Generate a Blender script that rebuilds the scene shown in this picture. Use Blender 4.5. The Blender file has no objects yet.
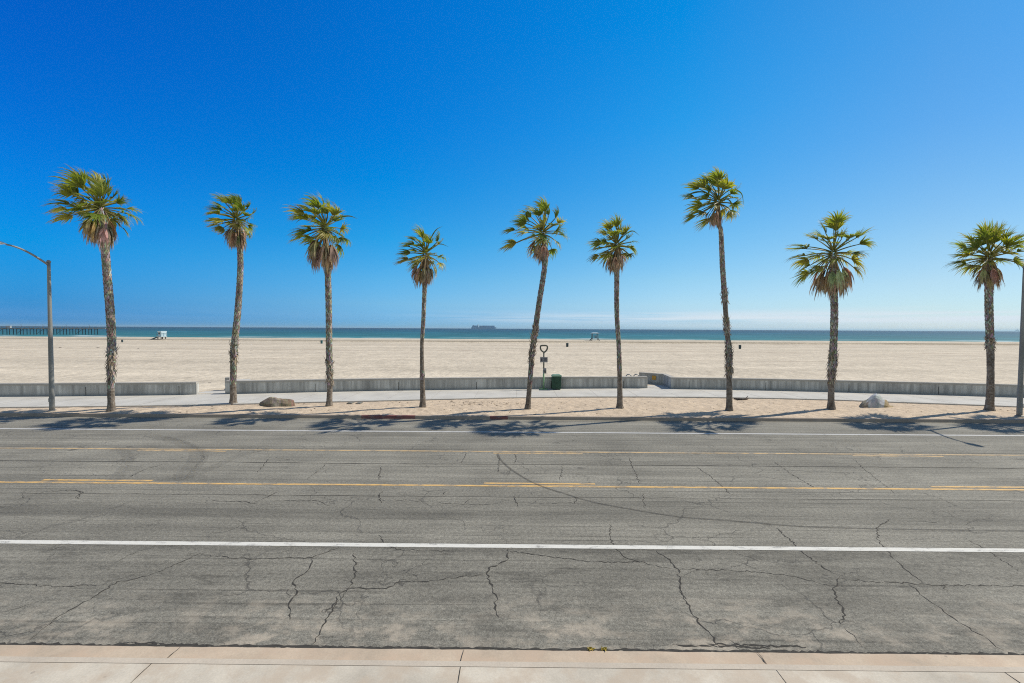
import bpy, math, random
import numpy as np
from mathutils import Vector, Matrix, noise as mnoise

S = bpy.context.scene
COL = S.collection
R = math.radians
W_, H_ = 1024, 683
FPX = 455.0
CAM_H = 4.25

# ------------------------------------------------------------------ camera
cam = bpy.data.cameras.new('camera')
cam.sensor_width = 36.0
cam.lens = 36.0 * FPX / W_
cam.clip_start = 0.1
cam.clip_end = 120000
camo = bpy.data.objects.new('camera', cam)
COL.objects.link(camo)
PITCH = math.atan(13.0 / FPX)
CM = (Matrix.Rotation(R(0.4), 4, 'Z') @ Matrix.Rotation(math.pi / 2 - PITCH, 4, 'X')
      @ Matrix.Rotation(0.0053, 4, 'Z'))
CM.translation = Vector((0, 0, CAM_H))
camo.matrix_world = CM
S.camera = camo
C3 = CM.to_3x3()
C0 = Vector((0, 0, CAM_H))


def ray(x, y):
    return C3 @ Vector(((x - W_ / 2) / FPX, -(y - H_ / 2) / FPX, -1.0))


def G(x, y, z=0.0):
    """point of the level ground z that the photograph shows at x, y"""
    d = ray(x, y)
    return C0 + d * ((z - CAM_H) / d.z)


def AT(x, y, Y):
    """point at distance Y"""
    d = ray(x, y)
    return C0 + d * (Y / d.y)


# ------------------------------------------------------------------ object helpers
def tag(o, label=None, cat=None, group=None, kind=None):
    if label: o['label'] = label
    if cat: o['category'] = cat
    if group: o['group'] = group
    if kind: o['kind'] = kind
    return o


def empty(name, loc, label=None, cat=None, group=None):
    o = bpy.data.objects.new(name, None)
    o.empty_display_size = 0.3
    COL.objects.link(o)
    o.location = loc
    return tag(o, label, cat, group)


class MB:
    """collects faces and links them as ONE mesh object"""
    def __init__(s):
        s.v = []; s.f = []; s.m = []; s.c = []; s.col = (1, 1, 1); s.mi = 0

    def add(s, verts, faces, col=None, mi=None):
        b = len(s.v)
        s.v.extend([tuple(p) for p in verts])
        col = col or s.col
        mi = s.mi if mi is None else mi
        for f in faces:
            s.f.append([b + i for i in f]); s.m.append(mi); s.c.append(col)

    def box(s, c, size, rz=0.0, col=None, taper=1.0):
        cx, cy, cz = c; sx, sy, sz = size[0] / 2, size[1] / 2, size[2] / 2
        ca, sa = math.cos(rz), math.sin(rz)
        vs = []
        for k, t in ((-1, 1.0), (1, taper)):
            for (a, b) in ((-1, -1), (1, -1), (1, 1), (-1, 1)):
                x, y = a * sx * t, b * sy * t
                vs.append((cx + x * ca - y * sa, cy + x * sa + y * ca, cz + k * sz))
        s.add(vs, [(3, 2, 1, 0), (4, 5, 6, 7), (0, 1, 5, 4), (1, 2, 6, 5), (2, 3, 7, 6), (3, 0, 4, 7)], col)

    def tube(s, pts, rad, n=8, col=None, cap=True):
        pts = [Vector(p) for p in pts]
        if not isinstance(rad, (list, tuple)): rad = [rad] * len(pts)
        vs = []; fs = []
        up = Vector((0, 0, 1))
        prev = None
        for i, p in enumerate(pts):
            t = (pts[min(i + 1, len(pts) - 1)] - pts[max(i - 1, 0)]).normalized()
            if prev is None:
                a = t.cross(up)
                if a.length < 0.05: a = t.cross(Vector((0, 1, 0)))
            else:
                a = prev - t * prev.dot(t)
            a.normalize(); prev = a
            b = t.cross(a)
            for k in range(n):
                an = 2 * math.pi * k / n
                vs.append(p + (a * math.cos(an) + b * math.sin(an)) * rad[i])
        for i in range(len(pts) - 1):
            for k in range(n):
                k2 = (k + 1) % n
                fs.append((i * n + k, i * n + k2, (i + 1) * n + k2, (i + 1) * n + k))
        if cap:
            fs.append(tuple(range(n - 1, -1, -1)))
            fs.append(tuple((len(pts) - 1) * n + k for k in range(n)))
        s.add(vs, fs, col)

    def prism(s, poly, z0, z1, col=None):
        """vertical prism over a counter-clockwise plan polygon"""
        n = len(poly)
        vs = [(p[0], p[1], z0) for p in poly] + [(p[0], p[1], z1) for p in poly]
        fs = [tuple(range(n - 1, -1, -1)), tuple(range(n, 2 * n))]
        for i in range(n):
            j = (i + 1) % n
            fs.append((i, j, n + j, n + i))
        s.add(vs, fs, col)

    def build(s, name, mats, parent=None, smooth=False, origin=None):
        me = bpy.data.meshes.new(name)
        vs = s.v
        off = None
        if parent is not None:
            top = parent
            while top.parent is not None: top = top.parent
            off = top.matrix_basis.translation
        if origin is not None: off = Vector(origin)
        if off is not None:
            vs = [(p[0] - off[0], p[1] - off[1], p[2] - off[2]) for p in vs]
        me.from_pydata(vs, [], s.f)
        mats = mats if isinstance(mats, (list, tuple)) else [mats]
        for m in mats: me.materials.append(m)
        me.polygons.foreach_set('material_index', s.m)
        at = me.color_attributes.new('Col', 'FLOAT_COLOR', 'CORNER')
        arr = np.ones((len(me.loops), 4), dtype=np.float32)
        lt = np.array([len(f) for f in s.f])
        arr[:, :3] = np.repeat(np.array(s.c, dtype=np.float32), lt, axis=0)
        at.data.foreach_set('color', arr.ravel())
        if smooth: me.polygons.foreach_set('use_smooth', [True] * len(me.polygons))
        me.update()
        o = bpy.data.objects.new(name, me)
        COL.objects.link(o)
        if parent is not None: o.parent = parent
        if origin is not None: o.location = origin
        return o


def copy_tree(o, parent=None):
    c = o.copy(); COL.objects.link(c)
    if parent is not None: c.parent = parent
    for ch in list(o.children): copy_tree(ch, c)
    return c


# ------------------------------------------------------------------ material helpers
class NT:
    def __init__(s, tree): s.t = tree

    def n(s, typ, ins=None, **props):
        nd = s.t.nodes.new(typ)
        for k, v in props.items(): setattr(nd, k, v)
        for k, v in (ins or {}).items():
            sock = nd.inputs[k]
            if isinstance(v, bpy.types.NodeSocket): s.t.links.new(v, sock)
            else: sock.default_value = v
        return nd

    def pos(s): return s.n('ShaderNodeNewGeometry').outputs['Position']

    def scale(s, vec, xyz):
        return s.n('ShaderNodeVectorMath', {0: vec, 1: xyz}, operation='MULTIPLY').outputs[0]

    def noise(s, vec, scale=1.0, detail=4.0, rough=0.55, dist=0.0):
        return s.n('ShaderNodeTexNoise', {'Vector': vec, 'Scale': scale, 'Detail': detail, 'Roughness': rough,
                                          'Distortion': dist}).outputs[0]

    def mr(s, v, a, b, c, d, smooth=False):
        return s.n('ShaderNodeMapRange', {'Value': v, 'From Min': a, 'From Max': b, 'To Min': c, 'To Max': d},
                   interpolation_type='SMOOTHSTEP' if smooth else 'LINEAR').outputs[0]

    def math(s, op, a, b=0.0, c=None):
        nd = s.t.nodes.new('ShaderNodeMath'); nd.operation = op
        for i, v in enumerate((a, b) if c is None else (a, b, c)):
            if isinstance(v, bpy.types.NodeSocket): s.t.links.new(v, nd.inputs[i])
            else: nd.inputs[i].default_value = v
        return nd.outputs[0]

    def mix(s, f, a, b, mode='MIX'):
        nd = s.n('ShaderNodeMix', data_type='RGBA', blend_type=mode)
        for sock, v in ((nd.inputs[0], f), (nd.inputs[6], a), (nd.inputs[7], b)):
            if isinstance(v, bpy.types.NodeSocket): s.t.links.new(v, sock)
            else: sock.default_value = v if isinstance(v, (int, float)) else (*v[:3], 1.0)
        return nd.outputs[2]

    def mulv(s, col, *vals):
        """colour times scalar sockets"""
        v = vals[0]
        for w in vals[1:]: v = s.math('MULTIPLY', v, w)
        return s.n('ShaderNodeVectorMath', {0: col, 3: v} if not isinstance(col, tuple) else {0: col[:3], 3: v},
                   operation='SCALE').outputs[0]

    def ramp(s, v, stops, interp='LINEAR'):
        nd = s.n('ShaderNodeValToRGB', {0: v})
        cr = nd.color_ramp; cr.interpolation = interp
        while len(cr.elements) < len(stops): cr.elements.new(0.5)
        for e, (p, c) in zip(cr.elements, stops):
            e.position = p
            e.color = (c, c, c, 1) if isinstance(c, (int, float)) else (*c, 1)
        return nd.outputs[0]

    def bump(s, h, strength=0.5, dist=0.02):
        return s.n('ShaderNodeBump', {'Height': h, 'Strength': strength, 'Distance': dist}).outputs[0]


def newmat(name):
    m = bpy.data.materials.new(name); m.use_nodes = True
    m.node_tree.nodes.clear()
    return m, NT(m.node_tree)


def finish(nt, shader):
    out = nt.n('ShaderNodeOutputMaterial')
    nt.t.links.new(shader, out.inputs[0])


def principled(nt, col, rough=0.8, normal=None, metal=0.0, spec=0.3, **kw):
    ins = {'Base Color': col if isinstance(col, bpy.types.NodeSocket) else (*col[:3], 1.0), 'Roughness': rough,
           'Metallic': metal, 'Specular IOR Level': spec}
    if normal is not None: ins['Normal'] = normal
    ins.update(kw)
    return nt.n('ShaderNodeBsdfPrincipled', ins).outputs[0]


def simple(name, col, rough=0.7, var=0.18, sc=4.0, metal=0.0, spec=0.3, bump=0.0, streak=False):
    m, nt = newmat(name)
    tc = nt.n('ShaderNodeTexCoord').outputs['Object']
    a = nt.noise(nt.scale(tc, (1, 1, 0.15 if streak else 1)), sc, 5)
    b = nt.noise(tc, sc * 9, 3)
    f = nt.math('MULTIPLY', nt.mr(a, 0.3, 0.7, 1 - var, 1 + var), nt.mr(b, 0.3, 0.7, 1 - var * .5, 1 + var * .5))
    c = nt.mulv(col, f)
    nm = nt.bump(b, bump, 0.01) if bump else None
    finish(nt, principled(nt, c, rough, nm, metal, spec))
    return m


def vcol(name, rough=0.8, var=0.2, sc=6.0, spec=0.2, bump=0.0, transl=0.0, tint=None):
    """material whose colour is the mesh's own colour attribute with procedural variation"""
    m, nt = newmat(name)
    tc = nt.n('ShaderNodeTexCoord').outputs['Object']
    at = nt.n('ShaderNodeVertexColor', layer_name='Col').outputs[0]
    a = nt.noise(tc, sc, 4)
    b = nt.noise(tc, sc * 7, 3)
    f = nt.math('MULTIPLY', nt.mr(a, 0.3, 0.7, 1 - var, 1 + var), nt.mr(b, 0.3, 0.7, 1 - var * .6, 1 + var * .6))
    c = nt.mulv(at, f)
    nm = nt.bump(b, bump, 0.02) if bump else None
    sh = principled(nt, c, rough, nm, 0.0, spec)
    if transl:
        c2 = nt.mix(1.0, c, tint or (1, 1, 1), 'MULTIPLY')
        tr = nt.n('ShaderNodeBsdfTranslucent', {'Color': c2}).outputs[0]
        sh = nt.n('ShaderNodeMixShader', {0: transl, 1: sh, 2: tr}).outputs[0]
    finish(nt, sh)
    return m


M = {}
# ------------------------------------------------------------------ light
SUN = Vector((0.905, 0.345, 1.0)).normalized()
sl = bpy.data.lights.new('sun', 'SUN')
sl.energy = 4.7
sl.angle = R(0.53)
sl.color = (1.0, 0.93, 0.80)
so = bpy.data.objects.new('sun', sl)
COL.objects.link(so)
so.rotation_euler = SUN.to_track_quat('Z', 'Y').to_euler()
so.location = (40, 20, 60)

world = bpy.data.worlds.new('World')
S.world = world
world.use_nodes = True
wt = world.node_tree
wt.nodes.clear()
nt = NT(wt)
sky = nt.n('ShaderNodeTexSky', sky_type='NISHITA', sun_disc=False, sun_elevation=math.asin(SUN.z),
           sun_rotation=math.atan2(SUN.x, SUN.y), altitude=0.0, air_density=1.0, dust_density=0.1, ozone_density=1.5)
SKY_STRENGTH = 0.105
# colour grade of the sky light: the photograph's polarised deep blue, paler towards the sun
GRADE = [
    (-0.82, [(.013, (.05, .33, 1.10)), (.035, (.05, .36, 1.02)), (.072, (.04, .45, 1.05)), (.131, (.004, .57, 1.18)), (.216, (.002, .60, 1.36)), (.297, (.002, .58, 1.46)), (.428, (.002, .56, 1.58))]),
    (-0.27, [(.018, (.22, .62, 1.42)), (.05, (.31, .71, 1.27)), (.102, (.25, .79, 1.26)), (.183, (.08, .85, 1.35)), (.297, (.004, .84, 1.52)), (.399, (.002, .81, 1.64)), (.552, (.002, .80, 1.72))]),
    (0.34, [(.018, (.50, .75, 1.28)), (.048, (.60, .83, 1.15)), (.1, (.58, .88, 1.08)), (.179, (.44, .93, 1.15)), (.291, (.24, .95, 1.29)), (.392, (.10, .97, 1.42)), (.543, (.01, .95, 1.53))]),
    (0.74, [(.014, (.60, .75, 1.10)), (.038, (.61, .77, 1.01)), (.079, (.66, .8, .95)), (.142, (.63, .85, .96)), (.234, (.51, .87, 1.05)), (.319, (.4, .88, 1.15)), (.456, (.3, .93, 1.27))]),
]
gdir = nt.n('ShaderNodeTexCoord').outputs['Generated']
gs = nt.n('ShaderNodeSeparateXYZ', {0: gdir})
gaz = nt.math('ARCTAN2', gs.outputs[0], gs.outputs[1])
grade = None
pa = None
for a_, stops in GRADE:
    r_ = nt.ramp(gs.outputs[2], [(e, tuple(v / 2 for v in c)) for e, c in stops])
    grade = r_ if grade is None else nt.mix(nt.mr(gaz, pa, a_, 0, 1), grade, r_)
    pa = a_
neutral = nt.n('ShaderNodeRGB'); neutral.outputs[0].default_value = (.56, .54, .50, 1)
behind = nt.math('MAXIMUM', nt.mr(nt.math('ABSOLUTE', gaz), 0.98, 1.5, 0, 1, True), nt.mr(gs.outputs[2], 0.62, 0.85, 0, 1, True))
grade = nt.mix(behind, grade, neutral.outputs[0])
hs = nt.mix(1.0, sky.outputs[0], grade, 'MULTIPLY')
hs = nt.n('ShaderNodeVectorMath', {0: hs, 3: 2.0}, operation='SCALE').outputs[0]
# low marine cloud bank near the horizon, thicker to the right
dirv = nt.n('ShaderNodeTexCoord').outputs['Generated']
sx = nt.n('ShaderNodeSeparateXYZ', {0: dirv})
az = nt.math('ARCTAN2', sx.outputs[0], sx.outputs[1])
el = sx.outputs[2]
cv = nt.n('ShaderNodeCombineXYZ', {0: nt.math('MULTIPLY', az, 2.2), 1: nt.math('MULTIPLY', el, 75.0), 2: 0.0}).outputs[0]
cn = nt.noise(cv, 1.3, 5, 0.55)
band = nt.math('MULTIPLY', nt.mr(el, 0.010, 0.018, 0.25, 1, True), nt.mr(el, 0.022, 0.045, 1, 0, True))
side = nt.mr(az, -0.35, 0.5, 0.03, 1.0, True)
cm = nt.math('MULTIPLY', nt.math('MULTIPLY', nt.mr(cn, 0.34, 0.58, 0.0, 0.9, True), band), side)
cloudc = nt.n('ShaderNodeRGB'); cloudc.outputs[0].default_value = (7.0, 7.8, 8.5, 1)
skyc = nt.mix(cm, hs, cloudc.outputs[0])
bg = nt.n('ShaderNodeBackground', {'Color': skyc, 'Strength': SKY_STRENGTH})
wo = nt.n('ShaderNodeOutputWorld')
wt.links.new(bg.outputs[0], wo.inputs[0])

S.view_settings.view_transform = 'Standard'
S.view_settings.look = 'None'
S.view_settings.gamma = 1.0
S.view_settings.use_curve_mapping = False
S.view_settings.exposure = 0.0

# ------------------------------------------------------------------ ground levels
Z_VERGE = 0.14
Z_PATH = 0.20
Y_KERB = G(512, 419.6).y           # foot of the far kerb
Y_NEAR = G(512, 649.6, 0.01).y     # where the asphalt meets the near gutter
BIG = 420.0
HAZE = 5.0e-5


def asphalt():
    m, nt = newmat('old_asphalt')
    P = nt.pos()
    sxyz = nt.n('ShaderNodeSeparateXYZ', {0: P})
    Y = sxyz.outputs[1]
    agg = nt.noise(P, 46, 3, 0.7)
    agg2 = nt.noise(P, 15, 3, 0.6)
    pat = nt.noise(P, 0.45, 5, 0.6)
    st1 = nt.noise(nt.scale(P, (0.05, 1.9, 1)), 1, 5, 0.6)
    st2 = nt.noise(nt.scale(P, (0.35, 8.0, 1)), 1, 4, 0.65)
    st3 = nt.noise(nt.scale(P, (0.9, 3.2, 1)), 1, 5, 0.65, 0.4)
    f = nt.math('MULTIPLY', nt.mr(agg, 0.28, 0.72, 0.48, 1.52), nt.mr(agg2, 0.3, 0.7, 0.74, 1.26))
    f = nt.math('MULTIPLY', f, nt.mr(pat, 0.3, 0.7, 0.82, 1.17))
    f = nt.math('MULTIPLY', f, nt.mr(st1, 0.3, 0.7, 0.78, 1.21))
    f = nt.math('MULTIPLY', f, nt.mr(st2, 0.3, 0.7, 0.84, 1.15))
    st4 = nt.noise(nt.scale(P, (0.10, 11.0, 1)), 1, 4, 0.6)
    f = nt.math('MULTIPLY', f, nt.mr(st4, 0.57, 0.70, 1.0, 0.62, True))
    # lane wear: broad bands along the road, polished wheel tracks and darker centres
    yb = nt.mr(Y, 5.0, 25.0, 0.0, 1.0)
    band = nt.ramp(yb, [(0.0, 0.98), (0.13, 0.93), (0.185, 0.84), (0.20, 1.0), (0.235, 1.08), (0.255, 0.86),
                        (0.31, 0.90), (0.36, 1.08), (0.44, 1.06), (0.50, 1.0), (0.58, 1.04), (0.66, 0.93),
                        (0.72, 1.07), (0.80, 1.1), (0.9, 1.16)])
    f = nt.math('MULTIPLY', f, band)
    # brushed scuffs across the parking lane
    near = nt.mr(Y, 8.6, 8.9, 1, 0)
    sc = nt.math('MULTIPLY', nt.mr(st3, 0.50, 0.68, 0, 0.30, True), near)
    f = nt.math('MULTIPLY', f, nt.math('SUBTRACT', 1.0, sc))
    # oil spots
    vo = nt.n('ShaderNodeTexVoronoi', {'Vector': nt.scale(P, (0.55, 0.8, 1)), 'Scale': 1.0, 'Randomness': 1.0})
    spot = nt.math('MULTIPLY', nt.mr(vo.outputs['Distance'], 0.05, 0.12, 0.5, 0, True),
                   nt.mr(nt.noise(P, 0.9, 2), 0.5, 0.6, 0, 1))
    f = nt.math('MULTIPLY', f, nt.math('SUBTRACT', 1.0, spot))
    col = nt.mulv((0.212, 0.199, 0.166), f)
    # pale stones worn to the top
    vs = nt.n('ShaderNodeTexVoronoi', {'Vector': P, 'Scale': 34.0})
    stone = nt.math('MULTIPLY', nt.mr(vs.outputs['Distance'], 0.10, 0.2, 0.55, 0),
                    nt.mr(nt.n('ShaderNodeSeparateColor', {0: vs.outputs['Color']}).outputs[0], 0.72, 0.8, 0, 1))
    col = nt.mix(stone, col, (0.46, 0.44, 0.39))
    # blown sand lying against the near gutter
    dn = nt.noise(nt.scale(P, (1.0, 1.4, 1)), 2.2, 6, 0.68)
    dl = nt.noise(nt.scale(P, (1.0, 1.0, 1)), 0.45, 3, 0.5)
    dust = nt.math('MULTIPLY', nt.mr(Y, 6.15, 7.5, 1, 0, True),
                   nt.math('MULTIPLY', nt.mr(dn, 0.44, 0.66, 0, 0.75, True), nt.mr(dl, 0.38, 0.6, 0.25, 1.0)))
    col = nt.mix(dust, col, (0.47, 0.405, 0.32))
    dust2 = nt.math('MULTIPLY', nt.mr(Y, 20.6, 22.0, 0, 1, True), nt.mr(dn, 0.42, 0.64, 0.05, 0.6, True))
    col = nt.mix(dust2, col, (0.44, 0.39, 0.32))
    # hairline crazing
    wob = nt.n('ShaderNodeTexNoise', {'Vector': P, 'Scale': 1.7, 'Detail': 4.0})
    pv = nt.n('ShaderNodeVectorMath', {0: wob.outputs['Color'], 3: 0.85}, operation='SCALE').outputs[0]
    pv = nt.n('ShaderNodeVectorMath', {0: P, 1: pv}, operation='ADD').outputs[0]
    ve = nt.n('ShaderNodeTexVoronoi', {'Vector': nt.scale(pv, (0.42, 0.75, 1)), 'Scale': 1.0}, feature='DISTANCE_TO_EDGE')
    cr = nt.math('MULTIPLY', nt.mr(ve.outputs['Distance'], 0.003, 0.012, 0.55, 0),
                 nt.mr(nt.noise(P, 0.35, 3), 0.42, 0.56, 0, 1))
    col = nt.mix(cr, col, (0.045, 0.042, 0.038))
    h = nt.math('ADD', agg, nt.math('MULTIPLY', agg2, 0.7))
    h = nt.math('SUBTRACT', h, nt.math('MULTIPLY', cr, 1.2))
    nm = nt.bump(h, 0.55, 0.012)
    finish(nt, principled(nt, col, 0.86, nm, 0, 0.25))
    return m


def paint(name, col, wear=0.5, dirt=(0.19, 0.185, 0.17)):
    m, nt = newmat(name)
    P = nt.pos()
    a = nt.noise(nt.scale(P, (0.8, 2.5, 1)), 3.5, 6, 0.7)
    b = nt.noise(P, 48, 3, 0.7)
    v = nt.math('ADD', nt.math('MULTIPLY', a, 0.65), nt.math('MULTIPLY', b, 0.35))
    w = nt.mr(v, wear - 0.02, wear + 0.10, 0, 0.85, True)
    c = nt.mulv(col, nt.mr(b, 0.3, 0.7, 0.86, 1.08))
    c = nt.mix(w, c, dirt)
    finish(nt, principled(nt, c, 0.7, nt.bump(b, 0.35, 0.008), 0, 0.3))
    return m


def concrete(name, col, stain=0.25, sc=1.0, streaks=False, warm=None):
    m, nt = newmat(name)
    P = nt.pos()
    a = nt.noise(P, 0.9 * sc, 6, 0.62)
    b = nt.noise(P, 38, 3, 0.65)
    f = nt.math('MULTIPLY', nt.mr(a, 0.3, 0.7, 1 - stain, 1 + stain), nt.mr(b, 0.3, 0.7, 0.92, 1.08))
    c = nt.mulv(col, f)
    if streaks:
        s = nt.noise(nt.scale(P, (2.6, 2.6, 0.16)), 1.6, 5, 0.65)
        z = nt.n('ShaderNodeSeparateXYZ', {0: P}).outputs[2]
        s2 = nt.noise(nt.scale(P, (0.5, 0.5, 0.0)), 1.0, 3, 0.6)
        c = nt.mulv(c, nt.mr(s, 0.34, 0.66, 0.60, 1.20), nt.mr(s2, 0.3, 0.7, 0.78, 1.16))
        c = nt.mix(nt.math('MULTIPLY', nt.mr(z, 0.2, 0.42, 0.5, 0, True), nt.mr(s, 0.4, 0.6, 0.2, 1)), c, (0.16, 0.15, 0.14))
    gv = nt.n('ShaderNodeTexVoronoi', {'Vector': P, 'Scale': 3.2})
    gum = nt.math('MULTIPLY', nt.mr(gv.outputs['Distance'], 0.05, 0.09, 0.45, 0, True), nt.mr(nt.n('ShaderNodeSeparateColor', {0: gv.outputs['Color']}).outputs[1], 0.62, 0.66, 0, 1))
    c = nt.mix(gum, c, (0.17, 0.15, 0.13))
    if warm:
        c = nt.mix(nt.mr(nt.noise(P, 2.4 * sc, 5, 0.6), 0.42, 0.66, 0, 0.6, True), c, warm)
    finish(nt, principled(nt, c, 0.88, nt.bump(nt.math('ADD', b, a), 0.2, 0.004), 0, 0.25))
    return m


def sand(name, col, foot=1.0, beach=False):
    m, nt = newmat(name)
    P = nt.pos()
    Y = nt.n('ShaderNodeSeparateXYZ', {0: P}).outputs[1]
    g = nt.noise(P, 22, 4, 0.7)
    k = nt.noise(P, 3.1, 5, 0.62)
    big = nt.noise(nt.scale(P, (0.25, 0.6, 1)), 0.3, 5, 0.6)
    vo = nt.n('ShaderNodeTexVoronoi', {'Vector': P, 'Scale': 2.3}, feature='SMOOTH_F1').outputs['Distance']
    f = nt.math('MULTIPLY', nt.mr(g, 0.3, 0.7, 0.83, 1.16), nt.mr(k, 0.3, 0.7, 0.86, 1.12))
    f = nt.math('MULTIPLY', f, nt.mr(big, 0.3, 0.7, 0.93, 1.06))
    t0 = nt.noise(nt.scale(P, (5.0, 3.0, 1)), 1.0, 3, 0.7)
    c = nt.mulv(col, nt.math('MULTIPLY', f, nt.mr(t0, 0.3, 0.7, 0.84, 1.14)))
    if beach:
        t1 = nt.noise(nt.scale(P, (1.1, .55, 1)), 1.0, 4, 0.7)
        t2 = nt.noise(nt.scale(P, (.5, .12, 1)), 1.0, 4, 0.7)
        c = nt.mulv(c, nt.mr(t1, 0.3, 0.7, 0.86, 1.13), nt.mr(t2, 0.3, 0.7, 0.93, 1.07))
        # raked lanes, tyre tracks and old tide lines running along the shore
        ln = nt.noise(nt.scale(P, (0.006, 0.16, 1)), 1.0, 4, 0.6)
        ln2 = nt.noise(nt.scale(P, (0.012, 0.7, 1)), 1.0, 3, 0.6)
        c = nt.mulv(c, nt.mr(ln, 0.34, 0.66, 0.9, 1.07), nt.mr(ln2, 0.35, 0.65, 0.95, 1.05))
        tl = nt.math('MULTIPLY', nt.mr(nt.math('ABSOLUTE', nt.math('SUBTRACT', ln, 0.53)), 0.0, 0.012, 0.30, 0, True),
                     nt.mr(Y, 50, 75, 0, 1))
        c = nt.mix(tl, c, (0.27, 0.20, 0.165))
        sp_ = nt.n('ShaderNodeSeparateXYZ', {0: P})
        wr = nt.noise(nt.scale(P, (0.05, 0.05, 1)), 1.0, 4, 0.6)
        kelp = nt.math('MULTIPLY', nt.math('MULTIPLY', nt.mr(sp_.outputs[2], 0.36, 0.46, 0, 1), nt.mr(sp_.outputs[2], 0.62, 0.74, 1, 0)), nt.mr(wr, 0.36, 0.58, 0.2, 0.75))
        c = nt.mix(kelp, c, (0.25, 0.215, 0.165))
        yw = nt.math('ADD', Y, nt.math('MULTIPLY', nt.noise(nt.scale(P, (0.02, 0, 0)), 1.0, 3, 0.5), 7.0))
        for yl_, wd_, am_ in ((86.0, 0.9, 0.5), (112.0, 1.6, 0.35), (62.0, 0.5, 0.3)):
            lnm = nt.math('MULTIPLY', nt.mr(nt.math('ABSOLUTE', nt.math('SUBTRACT', yw, yl_)), wd_ * .5, wd_, am_, 0, True), nt.mr(wr, 0.4, 0.55, 0.25, 1))
            c = nt.mix(lnm, c, (0.30, 0.225, 0.165))
        c = nt.mix(nt.mr(Y, 185, 196, 0, 0.8), c, (0.2, 0.17, 0.13))
    else:
        lit = nt.mr(nt.noise(P, 9, 4, 0.7), 0.60, 0.72, 0, 0.45)
        c = nt.mix(lit, c, (0.25, 0.19, 0.13))
    h = nt.math('ADD', nt.math('MULTIPLY', vo, 0.9 * foot), nt.math('ADD', nt.math('MULTIPLY', k, 0.8), nt.math('MULTIPLY', g, 0.18)))
    finish(nt, principled(nt, c, 0.95, nt.bump(h, 0.55 if beach else 0.7, 0.10), 0, 0.05))
    return m


def sea_mat():
    m, nt = newmat('sea_water')
    P = nt.pos()
    Y = nt.n('ShaderNodeSeparateXYZ', {0: P}).outputs[1]
    d = nt.math('LOGARITHM', Y, 10.0)
    base = nt.ramp(nt.mr(d, 2.3, 4.2, 0, 1), [(0.0, (0.05, 0.22, 0.22)), (0.12, (0.018, 0.14, 0.175)),
                                              (0.35, (0.007, 0.085, 0.145)), (0.7, (0.006, 0.045, 0.10)), (1, (0.005, 0.038, 0.09))])
    w = nt.noise(nt.scale(P, (0.010, 0.003, 1)), 1.0, 6, 0.65)
    w2 = nt.noise(nt.scale(P, (0.06, 0.012, 1)), 1.0, 5, 0.65)
    c = nt.mulv(base, nt.mr(w, 0.3, 0.7, 0.74, 1.26), nt.mr(w2, 0.3, 0.7, 0.8, 1.2))
    capn = nt.noise(nt.scale(P, (0.05, 0.012, 1)), 1.0, 4, 0.6)
    cap = nt.math('MULTIPLY', nt.mr(capn, 0.70, 0.74, 0, 0.75), nt.mr(Y, 300, 1500, 1, 0.25))
    surfn = nt.noise(nt.scale(P, (0.016, 0.06, 1)), 1.0, 4, 0.6)
    surf = nt.math('MULTIPLY', nt.mr(surfn, 0.55, 0.63, 0, 0.9), nt.mr(Y, 290, 325, 1, 0))
    c = nt.mix(nt.math('MAXIMUM', cap, surf), c, (0.72, 0.75, 0.75))
    hgt = nt.math('ADD', w2, nt.math('MULTIPLY', nt.noise(nt.scale(P, (0.3, 0.6, 1)), 1.0, 4, 0.6), 0.4))
    nm = nt.bump(hgt, 0.35, 1.0)
    df = nt.n('ShaderNodeBsdfDiffuse', {'Color': c, 'Normal': nm}).outputs[0]
    gl = nt.n('ShaderNodeBsdfGlossy', {'Color': (0.9, 0.95, 1.0, 1), 'Roughness': 0.6, 'Normal': nm}).outputs[0]
    finish(nt, nt.n('ShaderNodeMixShader', {0: 0.07, 1: df, 2: gl}).outputs[0])
    return m


M['asphalt'] = asphalt()
M['crack'] = simple('crack_dark', (0.05, 0.046, 0.040), 0.95, 0.3, 12)
M['white_paint'] = paint('worn_white_paint', (0.68, 0.66, 0.60), 0.53)
M['far_white_paint'] = paint('faded_white_paint', (0.52, 0.51, 0.49), 0.54)
M['yellow_paint'] = paint('worn_yellow_paint', (0.70, 0.44, 0.155), 0.485)
M['dim_yellow_paint'] = paint('faded_yellow_paint', (0.62, 0.43, 0.21), 0.475)
M['kerb'] = concrete('kerb_concrete', (0.36, 0.30, 0.245), 0.18, warm=(0.40, 0.31, 0.235))
M['near_kerb'] = concrete('pink_kerb_concrete', (0.48, 0.39, 0.295), 0.22, warm=(0.50, 0.38, 0.28))
M['near_kerb_top'] = concrete('near_kerb_concrete', (0.50, 0.435, 0.355), 0.12)
M['walk'] = concrete('sidewalk_concrete', (0.54, 0.485, 0.40), 0.22, warm=(0.46, 0.37, 0.28))
M['path'] = concrete('path_concrete', (0.50, 0.48, 0.44), 0.12)
M['wall'] = concrete('sea_wall_concrete', (0.50, 0.49, 0.455), 0.12, streaks=True)
M['coping'] = concrete('coping_concrete', (0.40, 0.375, 0.335), 0.14)
M['red_paint'] = paint('red_kerb_paint', (0.24, 0.095, 0.085), 0.52, (0.30, 0.25, 0.21))
M['verge'] = sand('verge_sand', (0.56, 0.45, 0.335), 0.8)
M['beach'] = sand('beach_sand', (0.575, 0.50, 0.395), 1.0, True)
M['sea'] = sea_mat()

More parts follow.
